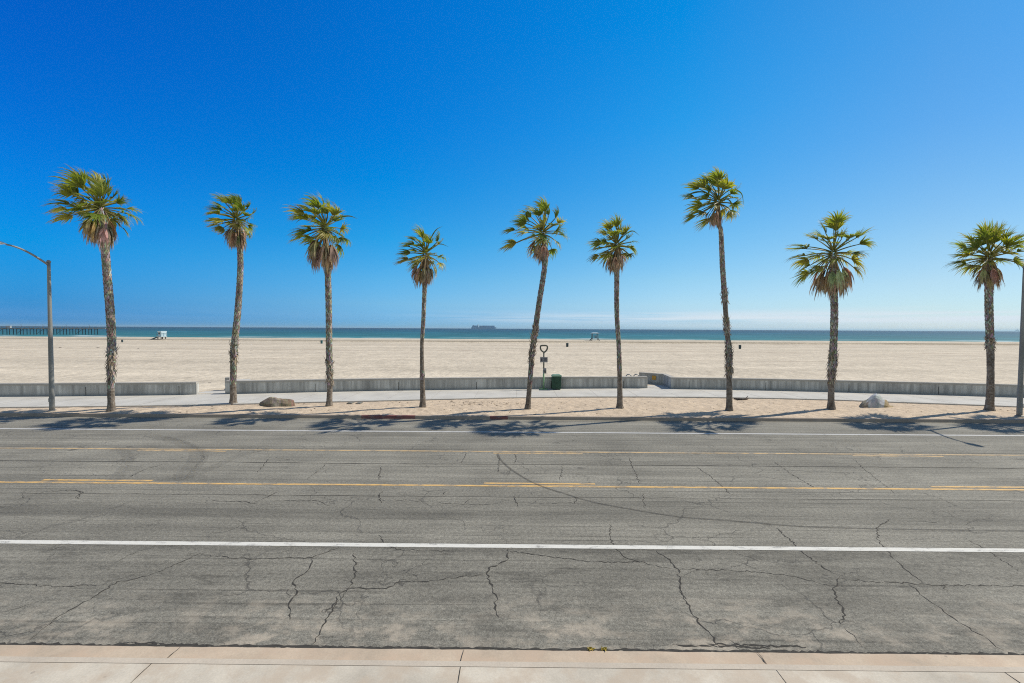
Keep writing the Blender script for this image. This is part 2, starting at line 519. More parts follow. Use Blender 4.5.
# ------------------------------------------------------------------ road with its cracks
rng = random.Random(7)
road = MB()
x0, x1 = -BIG, BIG
road.add([(x0, Y_NEAR, 0), (x1, Y_NEAR, 0), (x1, Y_KERB, 0), (x0, Y_KERB, 0)], [(0, 1, 2, 3)], mi=0)
crk_n = [0]


def jag(pts, step=0.10, amp=0.045):
    out = [Vector(pts[0])]
    for a, b in zip(pts[:-1], pts[1:]):
        a, b = Vector(a), Vector(b)
        L = (b - a).length
        n = max(1, int(L / step))
        t = (b - a).normalized()
        s = Vector((-t.y, t.x, 0))
        for i in range(1, n + 1):
            k = amp if i < n else amp * .4
            out.append(a.lerp(b, i / n) + s * rng.uniform(-k, k))
    return out


def crack(mb, pts, w=0.022, z=0.003, step=0.10, amp=0.045, mi=1, rag=0.6, ends=True):
    pts = jag(pts, step, amp)
    crk_n[0] += 1
    zz = z + (crk_n[0] % 40) * 0.00002
    vs = []; n = len(pts)
    for i, p in enumerate(pts):
        t = (pts[min(i + 1, n - 1)] - pts[max(i - 1, 0)]).normalized()
        s = Vector((-t.y, t.x, 0))
        ww = w * 0.5 * (1 + rng.uniform(-rag, rag))
        if ends: ww *= min(1.0, 0.25 + i / 4, 0.25 + (n - 1 - i) / 4)
        vs.append((p.x + s.x * ww, p.y + s.y * ww, zz)); vs.append((p.x - s.x * ww, p.y - s.y * ww, zz))
    mb.add(vs, [(2 * i, 2 * i + 1, 2 * i + 3, 2 * i + 2) for i in range(n - 1)], mi=mi)


def A5(l): return [G(x / 2.182, 370 + y / 2.182) for x, y in l]
def A6(l): return [G(340 + x / 2.182, 370 + y / 2.182) for x, y in l]
def A7(l): return [G(680 + x / 2.183, 370 + y / 2.183) for x, y in l]


for l, w in [
    (A5([(438, 400), (405, 415), (350, 440), (300, 455), (255, 462), (215, 490), (150, 525), (100, 560), (65, 590)]), .022),
    (A5([(438, 402), (500, 410), (540, 412), (605, 410), (680, 410), (742, 385)]), .024),
    (A5([(680, 412), (670, 440), (640, 462), (645, 490), (630, 515), (632, 545)]), .026),
    (A5([(757, 478), (742, 500), (710, 550), (680, 600)]), .026),
    (A5([(-30, 462), (90, 472), (190, 470), (212, 472)]), .016),
    (A5([(30, 285), (100, 265), (165, 262), (178, 268), (165, 280)]), .02),
    (A5([(450, 285), (540, 288), (560, 292)]), .03), (A5([(555, 290), (610, 265)]), .03),
    (A5([(600, 285), (640, 285), (690, 285), (720, 296)]), .02),
    (A5([(280, 235), (320, 215), (360, 205)]), .025),
    (A5([(670, 240), (700, 215), (712, 205)]), .02), (A5([(590, 190), (560, 225)]), .018),
    (A5([(80, 400), (140, 385)]), .016), (A5([(160, 262), (180, 266), (168, 282)]), .03),
    (A5([(250, 420), (300, 395), (330, 390)]), .012), (A5([(0, 530), (60, 512), (110, 500)]), .01),
    (A6([(30, 400), (35, 440), (20, 475), (0, 490), (-30, 530)]), .024),
    (A6([(10, 475), (100, 478), (130, 462), (200, 460), (260, 452), (315, 448)]), .024),
    (A6([(367, 390), (365, 415), (325, 432), (322, 455), (335, 480), (342, 495), (338, 520), (348, 540)]), .028),
    (A6([(370, 395), (440, 405), (520, 415), (600, 420), (660, 418)]), .022),
    (A6([(590, 335), (588, 360), (600, 390), (630, 412), (680, 425), (720, 432)]), .02),
    (A6([(690, 395), (720, 415), (738, 435), (742, 470), (755, 500)]), .028),
    (A6([(85, 360), (95, 380), (130, 392), (240, 395)]), .016),
    (A6([(90, 210), (85, 240)]), .025), (A6([(92, 265), (85, 275), (90, 290)]), .035),
    (A6([(135, 275), (145, 265)]), .02), (A6([(222, 275), (232, 265)]), .025),
    (A6([(380, 272), (384, 285), (388, 298)]), .025), (A6([(270, 295), (285, 280)]), .02),
    (A6([(510, 275), (516, 282), (510, 292)]), .025),
    (A6([(485, 210), (480, 240)]), .02), (A6([(630, 190), (640, 215), (655, 248)]), .022),
    (A6([(378, 180), (385, 192), (380, 205)]), .02), (A6([(275, 180), (265, 205)]), .02),
    (A6([(340, 180), (348, 195), (344, 225)]), .02), (A6([(660, 270), (665, 300)]), .015),
    (A6([(120, 285), (190, 287), (250, 292), (330, 294)]), .012), (A6([(400, 292), (520, 290)]), .012),
    (A7([(210, 345), (240, 370), (270, 400), (310, 430), (350, 450)]), .028),
    (A7([(350, 450), (335, 480), (345, 505), (358, 530), (350, 555)]), .026),
    (A7([(355, 455), (420, 462), (500, 465), (570, 470), (751, 472), (800, 476)]), .02),
    (A7([(460, 325), (430, 345), (432, 370), (460, 405), (490, 435), (530, 465)]), .02),
    (A7([(500, 468), (545, 505), (600, 545), (650, 575), (705, 612)]), .018),
    (A7([(0, 480), (20, 520), (50, 560), (90, 605)]), .026),
    (A7([(0, 435), (100, 437), (180, 442), (250, 450), (330, 472)]), .018),
    (A7([(35, 210), (70, 235), (110, 270)]), .024), (A7([(205, 200), (240, 225), (295, 258)]), .024),
    (A7([(380, 195), (400, 215), (470, 270)]), .016), (A7([(620, 365), (680, 400), (740, 440)]), .014),
    (A7([(570, 465), (590, 490)]), .012), (A7([(520, 330), (600, 335)]), .01),
    (A7([(360, 560), (400, 606)]), .012), (A7([(110, 590), (135, 612)]), .02),
]:
    crack(road, l, w * .72, step=0.06, amp=0.032, rag=.85)
# long seams between paving passes
for y, w in ((464.5, .035), (450.0, .014), (497.0, .014)):
    yy = G(512, y).y
    crack(road, [(x, yy + rng.uniform(-.03, .03), 0) for x in np.linspace(-60, 60, 40)], w, step=0.35, amp=0.02, ends=False)
# broken asphalt edge along the near gutter
ye = Y_NEAR + 0.02
crack(road, [(x, ye + rng.uniform(-.012, .012), 0) for x in np.linspace(-26, 26, 120)], 0.045, step=0.05, amp=0.014, ends=False, rag=.8)
for a, b in ((170, 644.0), (725, 646.5), (760, 645.5)):
    p = G(a, b)
    crack(road, [p + Vector((-.7, .02, 0)), p, p + Vector((0.6, -0.02, 0))], 0.022, step=0.05, amp=0.02, rag=.9)
o = road.build('road', [M['asphalt'], M['crack']])
tag(o, kind='structure', label='grey cracked asphalt road running past the beach')


# painted lines
def line(name, yc, w, mat, segs=((-BIG, BIG),), label=None):
    mb = MB()
    for a, b in segs:
        n = max(1, int((b - a) / 0.25)) if b - a < 30 else 1
        mb.add([(a, yc - w / 2, .004), (b, yc - w / 2, .004), (b, yc + w / 2, .004), (a, yc + w / 2, .004)], [(0, 1, 2, 3)])
    return tag(mb.build(name, mat), kind='structure', label=label)


line('white_line', G(512, 546.2).y, .15, M['white_paint'], label='solid white line beside the near parking lane')
line('white_line', G(512, 432.2).y, .17, M['far_white_paint'], label='thin faded white line beside the palm trees')
yn = G(512, 486.0).y
line('yellow_line', yn, .11, M['yellow_paint'], label='solid yellow line nearest the camera')
dashes = []
xa = G(484, 482).x
for k in range(-9, 10): dashes.append((xa + k * 12.19, xa + k * 12.19 + 3.05))
line('yellow_line', yn + .20, .11, M['yellow_paint'], dashes, label='dashed yellow line inside the near solid one')
yf = G(512, 453.3).y
line('yellow_line', yf + .20, .11, M['dim_yellow_paint'], label='faded solid yellow line of the far lane')
xb = G(493, 454).x
line('yellow_line', yf, .11, M['dim_yellow_paint'], [(xb + k * 12.19, xb + k * 12.19 + 3.05) for k in range(-9, 10)],
     label='faded dashed yellow line inside the far solid one')


# tyre marks: rubber film, patchy and see-through
def tyre_mat(name, amt):
    m, nt = newmat(name)
    P = nt.pos()
    a = nt.math('MULTIPLY', nt.mr(nt.noise(P, 3.5, 5, 0.6), 0.3, 0.7, 0.5 * amt, amt), nt.mr(nt.noise(P, 40, 3, .6), .3, .7, .6, 1.2))
    tr = nt.n('ShaderNodeBsdfTransparent').outputs[0]
    df = principled(nt, (0.04, 0.037, 0.035), 0.8)
    finish(nt, nt.n('ShaderNodeMixShader', {0: a, 1: tr, 2: df}).outputs[0])
    return m


def smooth_line(pts, n=10):
    pts = [Vector(p) for p in pts]
    P = [pts[0] * 2 - pts[1]] + pts + [pts[-1] * 2 - pts[-2]]
    out = []
    for i in range(1, len(P) - 2):
        for k in range(n):
            t = k / n
            a, b, c, d = P[i - 1], P[i], P[i + 1], P[i + 2]
            out.append(0.5 * ((2 * b) + (c - a) * t + (2 * a - 5 * b + 4 * c - d) * t * t + (3 * b - a - 3 * c + d) * t ** 3))
    out.append(pts[-1])
    return out


M['rubber'] = tyre_mat('tyre_rubber_film', 0.45)
M['rubber_faint'] = tyre_mat('faint_tyre_rubber_film', 0.10)
A8 = lambda l: [G(80 + x / 4.6545, 430 + y / 4.6545) for x, y in l]
for lst, w, z, mt, lab in [
    (A6([(344, 182), (352, 198), (380, 222), (430, 250), (490, 270), (550, 288), (640, 305), (742, 321), (849, 329), (998, 341), (1148, 346), (1308, 349), (1520, 352)]),
     .075, .0065, 'rubber', 'long dark tyre mark curving away across the near lane'),
    (A8([(330, 25), (440, 50), (500, 75), (540, 105), (535, 140), (505, 180), (460, 225)]), .42, .0070, 'rubber_faint', 'wide curved tyre mark across the yellow line'),
    (A8([(390, 30), (500, 62), (570, 100), (580, 125), (560, 160), (520, 205), (500, 230)]), .22, .0074, 'rubber_faint', 'narrow curved tyre mark beside the wide one'),
    (A8([(150, 80), (210, 105), (225, 135), (215, 165), (190, 200), (160, 235)]), .32, .0078, 'rubber_faint', 'curved tyre mark nearer the left lamp'),
    (A8([(880, 85), (740, 120), (640, 165), (560, 200), (440, 235)]), .34, .0082, 'rubber_faint', 'straight tyre mark slanting across the centre lane'),
]:
    mb = MB(); pts = smooth_line(lst); n = len(pts); vs = []
    for i, p in enumerate(pts):
        t = (pts[min(i + 1, n - 1)] - pts[max(i - 1, 0)]).normalized()
        s_ = Vector((-t.y, t.x, 0)) * (w / 2) * (1 + 0.12 * math.sin(i * 1.7))
        vs += [(p.x + s_.x, p.y + s_.y, z), (p.x - s_.x, p.y - s_.y, z)]
    mb.add(vs, [(2 * i, 2 * i + 1, 2 * i + 3, 2 * i + 2) for i in range(n - 1)])
    tag(mb.build('tyre_mark', M[mt]), kind='structure', label=lab)

# ------------------------------------------------------------------ near gutter, kerb and pavement
Y_KT = G(512, 660.5, .11).y        # street edge of the kerb's top
Y_KB = G(512, 667.0, .11).y        # back of the kerb
mb = MB()
xs = list(np.linspace(-30, 30, 400))
vs = []; fs = []
for x in [-BIG] + xs + [BIG]:
    f = Y_NEAR + 0.012 * mnoise.noise(Vector((x * 2.5, 3, 0))) + .006 * mnoise.noise(Vector((x * 11, 3, 0)))
    vs += [(x, f, -0.01), (x, f - .006, 0.008), (x, Y_KT - .02, 0.016)]
for i in range(len(xs) + 1):
    for k in range(2):
        a = i * 3 + k
        fs.append((a, a + 1, a + 4, a + 3))
mb.add(vs, [f[::-1] for f in fs])
for px in ((181, 647), (464, 650), (757, 653)):
    x = G(px[0], px[1], .01).x
    crack(mb, [(x, Y_NEAR - .01, 0), (x + rng.uniform(-.03, .03), Y_KT, 0)], .010, z=.020, step=.05, amp=.006, mi=1)
tag(mb.build('gutter', [M['near_kerb'], M['crack']]), kind='structure', label='pinkish concrete gutter strip of the near pavement')
mb = MB()
mb.add([(-BIG, Y_KT + .015, -.02), (BIG, Y_KT + .015, -.02), (BIG, Y_KT, .095), (-BIG, Y_KT, .095), (BIG, Y_KT - .02, .11), (-BIG, Y_KT - .02, .11),
        (BIG, Y_KB, .11), (-BIG, Y_KB, .11)], [(3, 2, 1, 0), (5, 4, 2, 3), (7, 6, 4, 5)])
tag(mb.build('near_kerb', [M['near_kerb_top'], M['crack']]), kind='structure', label='greyish concrete kerb of the near pavement')

mb = MB()
mb.add([(-BIG, -6, .108), (BIG, -6, .108), (BIG, Y_KB - .004, .108), (-BIG, Y_KB - .004, .108)], [(0, 1, 2, 3)])
for px in (-60, 138, 459, 781, 1010):
    xx = G(px, 676, .11).x
    crack(mb, [(xx, Y_KB, 0), (xx + .02, 4.0, 0), (xx, -3, 0)], .009, z=.1105, step=.15, amp=.004, mi=1, ends=False)
tag(mb.build('pavement', [M['walk'], M['crack']]), kind='structure', label='pale concrete pavement at the bottom edge')
mb = MB()
mb.add([(-900, -300, -.03), (900, -300, -.03), (900, 30, -.03), (-900, 30, -.03)], [(0, 1, 2, 3)])
tag(mb.build('ground', M['walk']), kind='structure')

# ------------------------------------------------------------------ far kerb
mb = MB()
KW = 0.16
reds = [(G(362, 416, .1).x, G(416, 416, .1).x), (G(490, 417, .1).x, G(508, 417, .1).x)]
cuts = sorted([-BIG, BIG] + [c for r in reds for c in r])
for a, b in zip(cuts[:-1], cuts[1:]):
    red = any(abs(a - r[0]) < 1e-6 for r in reds)
    mb.mi = 1 if red else 0
    mb.add([(a, Y_KERB, -.02), (b, Y_KERB, -.02), (b, Y_KERB + .025, .13), (a, Y_KERB + .025, .13), (b, Y_KERB + .045, .15), (a, Y_KERB + .045, .15),
            (b, Y_KERB + KW, .15), (a, Y_KERB + KW, .15)], [(0, 1, 2, 3), (3, 2, 4, 5), (5, 4, 6, 7)])
mb.mi = 0
tag(mb.build('far_kerb', [M['kerb'], M['red_paint']]), kind='structure', label='low concrete kerb under the palm trees, red in two stretches')

# ------------------------------------------------------------------ the curved walking path
back_px = [(-60, 396.9), (0, 396.4), (64, 396), (128, 395.3), (196, 394.6), (225, 393.8), (260, 393.3), (320, 391.8), (384, 390.5), (448, 389.6),
           (512, 388.9), (580, 388.3), (645, 387.9), (668, 388.6), (720, 389.2), (768, 390.1), (830, 391.6), (896, 393.5), (960, 395.2), (1024, 397.2), (1080, 399.1)]
front_px = [(-60, 407.5), (0, 406.9), (64, 406.3), (128, 405.6), (200, 404.4), (260, 403), (320, 401.6), (384, 400.2), (450, 398.6), (512, 397.2),
            (580, 396.4), (640, 396.3), (700, 396.8), (768, 397.7), (830, 399.3), (896, 401.7), (960, 403.9), (1024, 406.4), (1080, 408.6)]
backP = [G(x, y, Z_PATH) for x, y in back_px]
frontP = [G(x, y, Z_PATH) for x, y in front_px]


def interp(P):
    X = np.array([p.x for p in P]); Y = np.array([p.y for p in P])
    def f(x):
        if x < X[0]: return float(Y[0] + (Y[1] - Y[0]) / (X[1] - X[0]) * max(x - X[0], -60) * 0.4)
        if x > X[-1]: return float(Y[-1] + (Y[-1] - Y[-2]) / (X[-1] - X[-2]) * min(x - X[-1], 8) * 0.5)
        return float(np.interp(x, X, Y))
    def sm(x):
        return sum(f(x + d) * w for d, w in ((-1.2, .15), (-.6, .2), (0, .3), (.6, .2), (1.2, .15)))
    return sm


backY, frontY = interp(backP), interp(frontP)
XS = [-BIG, -200, -120, -80, -60] + list(np.arange(-46, 46.1, 0.8)) + [60, 80, 120, 200, BIG]
mb = MB()
vs = []; fs = []
for x in XS:
    fy, by = frontY(x), backY(x)
    vs += [(x, fy, Z_VERGE - .1), (x, fy + .012, Z_PATH - .012), (x, fy + .03, Z_PATH), (x, by + .25, Z_PATH), (x, by + .25, Z_VERGE - .1)]
for i in range(len(XS) - 1):
    for k in range(4):
        a = i * 5 + k
        fs.append((a, a + 5, a + 6, a + 1))
mb.add(vs, fs)
x = -44.0
while x < 44:
    f, b = frontY(x), backY(x)
    crack(mb, [(x, f + .03, 0), (x, b, 0)], .02, z=Z_PATH + .003, step=.3, amp=.006, mi=1, ends=False, rag=.3)
    x += 2.45
tag(mb.build('beach_path', [M['path'], M['coping']]), kind='structure', label='pale concrete walking path along the sea wall')
# concrete aprons through the two gaps in the wall
mb = MB()
xl0, xl1 = G(194, 394.6, Z_PATH).x - .3, G(226, 393.8, Z_PATH).x + .3
yl = backY((xl0 + xl1) / 2)
mb.prism([(xl0, yl + .26), (xl1, yl + .26), (xl1 + .4, yl + 1.7), (xl0 - .3, yl + 1.15)], Z_VERGE - .05, Z_PATH + .012)
xr0, xr1 = G(640, 388, Z_PATH).x, G(676, 388.5, Z_PATH).x
yr = backY((xr0 + xr1) / 2)
mb.prism([(xr0 - 1.0, yr + .26), (xr1, yr + .26), (xr1 - .6, yr + 4), (xr0 - 3.5, yr + 4)], Z_VERGE - .05, Z_PATH + .012)
tag(mb.build('path_apron', M['path']), kind='structure', label='concrete aprons in the gaps of the sea wall')

# ------------------------------------------------------------------ sandy verge
def verge_z(x, y):
    n = mnoise.noise(Vector((x * .35, y * .5, 1.0))) * .035 + mnoise.noise(Vector((x * 1.7, y * 1.9, 4.0))) * .028 \
        + mnoise.noise(Vector((x * 4.3, y * 4.6, 7.0))) * .014
    return n


XV = [-BIG, -150, -80] + list(np.arange(-42, 42.01, 0.14)) + [80, 150, BIG]
NV = 34
mb = MB(); vs = []; fs = []
for x in XV:
    ya, yb_ = Y_KERB + KW, frontY(x) + .02
    for k in range(NV):
        t = k / (NV - 1)
        y = ya + (yb_ - ya) * t
        e = min(1, t * 6, (1 - t) * 6)
        z = Z_VERGE + verge_z(x, y) * (0.25 + .75 * e) + 0.05 * e * math.sin(t * math.pi) - .012 * (1 - e)
        vs.append((x, y, z))
for i in range(len(XV) - 1):
    for k in range(NV - 1):
        a = i * NV + k
        fs.append((a, a + NV, a + NV + 1, a + 1))
mb.add(vs, fs)
tag(mb.build('verge', M['verge'], smooth=True), kind='structure', label='strip of trampled sand between kerb and path')


def vz(x, y):
    ya, yb_ = Y_KERB + KW, frontY(x)
    t = (y - ya) / (yb_ - ya)
    e = max(0, min(1, t * 6, (1 - t) * 6))
    return Z_VERGE + verge_z(x, y) * (0.25 + .75 * e) + 0.05 * e * math.sin(t * math.pi)


# ------------------------------------------------------------------ beach and sea
Y_BANK = G(700, 343.9, .2).y
Z_BERM = 0.85
Y_EDGE = (CAM_H - Z_BERM) * FPX / 10.6
XB = [-1600, -900, -500, -300, -200] + list(np.arange(-150, 150.1, 1.5)) + [200, 300, 500, 900, 1600]
mb = MB(); vs = []; fs = []
nrow = 0
tt = [0, .01, .02, .035, .055, .08, .11, .145, .18, .22, .26, .3, .34, .39, .44, .5, .56, .62, .69, .76, .83, .89, .94, .98, 1.0]
for xi, x in enumerate(XB):
    yb0 = backY(max(-60, min(60, x))) + .12
    row = []
    bw = 2.5 * mnoise.noise(Vector((x * .03, 0, 5)))
    yk = Y_BANK + bw
    for t in tt:
        y = yb0 + (yk - yb0) * t
        z = .21 + .10 * mnoise.noise(Vector((x * .12, y * .12, 2))) * min(1, t * 20) + .05 * mnoise.noise(Vector((x * .5, y * .4, 9))) * min(1, t * 30)
        row.append((x, y, z))
    right = 0.35 + 0.65 * max(0, min(1, (x + 110) / 120))
    row.append((x, yk + .5, .22 + (Z_BERM - .3) * .85 * right))
    row.append((x, yk + 1.8, .22 + (Z_BERM - .22) * right))
    ye_ = Y_EDGE + 1.6 * mnoise.noise(Vector((x * .02, 3, 5)))
    row.append((x, (yk + ye_) / 2, Z_BERM - .02 + .05 * mnoise.noise(Vector((x * .1, 1, 1)))))
    row.append((x, ye_, Z_BERM + .03 * mnoise.noise(Vector((x * .07, 7, 1)))))
    row.append((x, ye_ + 9, .3))
    row.append((x, ye_ + 45, -2.6))
    row.append((x, ye_ + 80, -5))
    nrow = len(row)
    vs += row
for i in range(len(XB) - 1):
    for k in range(nrow - 1):
        a = i * nrow + k
        fs.append((a, a + nrow, a + nrow + 1, a + 1))
mb.add(vs, fs)
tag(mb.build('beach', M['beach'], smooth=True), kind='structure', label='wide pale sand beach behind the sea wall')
Z_SEA = -2.0
mb = MB()
mb.add([(-29000, 60, Z_SEA - 1), (29000, 60, Z_SEA - 1), (29000, 185, Z_SEA), (-29000, 185, Z_SEA), (29000, 29000, Z_SEA), (-29000, 29000, Z_SEA)], [(0, 1, 2, 3), (3, 2, 4, 5)])
tag(mb.build('sea', M['sea']), kind='structure', label='teal sea reaching to the horizon')


# ------------------------------------------------------------------ sea wall
def wall(pts, htop, label, end_caps=(True, True), panel=5.0):
    """pts: plan points of the front foot; the wall has panels with joints and a coping"""
    T = .30
    root = empty('sea_wall', (pts[0].x, pts[0].y, Z_PATH - .1), label, 'wall', 'concrete sea wall lengths')
    body, cop = MB(), MB()
    n = len(pts)
    nor = []
    for i in range(n):
        t = (pts[min(i + 1, n - 1)] - pts[max(i - 1, 0)]); t.z = 0; t.normalize()
        nor.append(Vector((-t.y, t.x, 0)))
    def strip(mb, off0, off1, zb, zt, a, b):
        L = []
        for i in (a, b):
            p = pts[i]; h = htop[i] if isinstance(htop, (list, tuple)) else htop
            for off in (off0, off1):
                q = p + nor[i] * off
                L.append((q.x, q.y, (Z_PATH - .06) if zb is None else h + zb)); L.append((q.x, q.y, h + zt))
        f = [(0, 4, 5, 1), (1, 5, 7, 3), (3, 7, 6, 2), (2, 6, 4, 0)]
        if True: f += [(0, 1, 3, 2), (4, 6, 7, 5)]
        mb.add(L, f)
    acc = 0
    for i in range(n - 1):
        seg = (pts[i + 1] - pts[i]).length
        strip(body, .0, T, None, -.115, i, i + 1)
        strip(cop, -.03, T + .03, -.113, 0.0, i, i + 1)
        acc += seg
        if acc > panel and i < n - 2:
            acc = 0
            p = pts[i + 1]; t = nor[i + 1]
            ang = math.atan2(-t.x, t.y)
            body.mi = 1
            c = p + t * .001
            body.box((c.x, c.y, Z_PATH + .26), (.03, .012, .5), ang)
            body.mi = 0
    body.build('wall_body', [M['wall'], M['crack']], root)
    cop.build('coping', M['coping'], root)
    return root


def top_of(x, yt, p):
    return AT(x, yt, p.y).z


def base(xs_):
    return [Vector((x, backY(x), 0)) for x in xs_]


HT = 0.98
pxl = G(196, 394.6, Z_PATH).x
pxc0, pxc1 = G(225.5, 393.8, Z_PATH).x, G(647, 387.9, Z_PATH).x
wall(base([-150, -90, -60] + list(np.arange(-45, pxl - .5, 1.0)) + [pxl]), HT - .04, 'long grey concrete sea wall ending at the left gap behind the left lamp post')
wall(base([pxc0] + list(np.arange(pxc0 + 1, pxc1 - .5, 1.0)) + [pxc1]), HT, 'middle length of grey concrete sea wall behind the green bin')
a = G(671, 388.6, Z_PATH)
ang1 = AT(663.0, 384.5, a.y + 2.1); ang2 = AT(639, 384, a.y + 3.2)
rp = [Vector((ang2.x, ang2.y, 0)), Vector((ang1.x, ang1.y, 0)), Vector((a.x, backY(a.x), 0))]
rp += base(list(np.arange(a.x + 1.2, 46, 1.0)) + [60, 90, 150])
RW = wall(rp, [HT + .02, HT + .02, HT - .01] + [HT - .02] * (len(rp) - 3), 'right length of concrete sea wall with an angled end and an orange sign')

# ------------------------------------------------------------------ palm trees
M['trunk'] = vcol('palm_trunk', 0.92, 0.28, 5.0, 0.1, 0.4)
M['frond'] = vcol('palm_frond', 0.48, 0.16, 2.0, 0.3, 0, 0.42, (1.5, 1.45, 0.6))
M['dead'] = vcol('dead_palm_frond', 0.85, 0.2, 3.0, 0.1, 0, 0.22, (1.2, 1.05, 0.85))
GREENS = [(c[0] * 2.6, c[1] * 2.15, c[2] * 1.35) for c in [(0.085, 0.135, 0.030), (0.065, 0.115, 0.028), (0.13, 0.17, 0.035), (0.10, 0.14, 0.045), (0.17, 0.185, 0.045), (0.055, 0.095, 0.03)]]
TANS = [tuple(v * 1.25 for v in c) for c in [(0.33, 0.25, 0.16), (0.26, 0.19, 0.125), (0.40, 0.31, 0.21), (0.20, 0.15, 0.115), (0.30, 0.24, 0.19)]]
BARK = [tuple(min(.55, v * 1.28) for v in c) for c in [(0.235, 0.205, 0.17), (0.19, 0.16, 0.13), (0.29, 0.265, 0.23), (0.155, 0.125, 0.10), (0.36, 0.34, 0.30)]]


def mixc(a, b, t): return tuple(a[i] * (1 - t) + b[i] * t for i in range(3))


def fan_leaf(mb, rg, p0, d0, pet, blade, spread, wind, droop, col, dry=0.25, nseg=22, petcol=None, curve=0.05):
    """one fan leaf: a stalk, then blades radiating from its end that split and hang at the tips"""
    d = Vector(d0).normalized(); p = Vector(p0)
    pts = [p.copy()]
    n = 6
    for i in range(n):
        p = p + d * (pet / n)
        d = (d + wind * 0.055 + Vector((0, 0, .012)) * wind.length + Vector((0, 0, -1)) * curve).normalized()
        pts.append(p.copy())
    pc = petcol or mixc(col, (0.24, 0.20, 0.08), .55)
    mb.tube(pts, [.036 - .016 * i / n for i in range(n + 1)], 4, pc, cap=False)
    t = d
    up = Vector((0, 0, 1)) - t * t.z
    if up.length < .25: up = Vector((d0[0], d0[1], .2)); up = up - t * up.dot(t)
    up.normalize()
    up = (Matrix.Rotation(rg.uniform(-.7, .7), 3, t) @ up)
    s = t.cross(up).normalized()
    ns = 5
    prof = [.018, .060, .064, .040, .022, .003]
    for j in range(nseg):
        u = (j + .5) / nseg * 2 - 1
        phi = u * spread + rg.uniform(-.10, .10)
        L = blade * (1.0 - .28 * abs(u) ** 1.5) * rg.uniform(.82, 1.2)
        dd = (t * math.cos(phi) + s * math.sin(phi) + up * (0.12 + .22 * abs(u))).normalized()
        q = Vector(pts[-1])
        roll = rg.uniform(-.45, .45) + u * .35
        nn = (up * math.cos(roll) + s * math.sin(roll))
        vs = []; cols = []
        c0 = mixc(col, GREENS[rg.randrange(6)], .25) if dry < .8 else col
        dryt = rg.random() < dry
        dk = droop * rg.uniform(.3, 2.0)
        wk = rg.uniform(.7, 1.3)
        for k in range(ns + 1):
            lat = dd.cross(nn)
            if lat.length < 1e-3: lat = s.copy()
            lat.normalize()
            w = prof[k] * blade * (22 / nseg) * .5 * (1.3 if spread > .7 else .8)
            vs += [q + lat * w, q - lat * w]
            q = q + dd * (L / ns)
            f = (k + 1) / ns
            dd = (dd + wind * (0.52 * f * f + .14) * wk + Vector((0, 0, -1)) * dk * (f * f * 0.9 + .05)).normalized()
        for k in range(ns):
            c = c0
            if k >= ns - 2 and dryt: c = mixc(c0, TANS[rg.randrange(5)], .45 if k == ns - 2 else .8)
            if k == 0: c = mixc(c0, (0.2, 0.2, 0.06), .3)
            mb.add([vs[2 * k], vs[2 * k + 1], vs[2 * k + 3], vs[2 * k + 2]], [(0, 1, 2, 3)], c)


def spear(mb, rg, pts, w, col):
    pts = smooth_line(pts, 6)
    n = len(pts)
    for off in (0, 1):
        vs = []
        for i, p in enumerate(pts):
            t = (pts[min(i + 1, n - 1)] - pts[max(i - 1, 0)]).normalized()
            lat = t.cross(Vector((0, 1, 0))).normalized() if off == 0 else Vector((0, 1, 0))
            ww = w * min(1, .25 + i / n * 1.6, (n - 1 - i) / n * 2.2 + .02)
            vs += [p + lat * ww, p - lat * ww]
        mb.add(vs, [(2 * i, 2 * i + 1, 2 * i + 3, 2 * i + 2) for i in range(n - 1)], col)


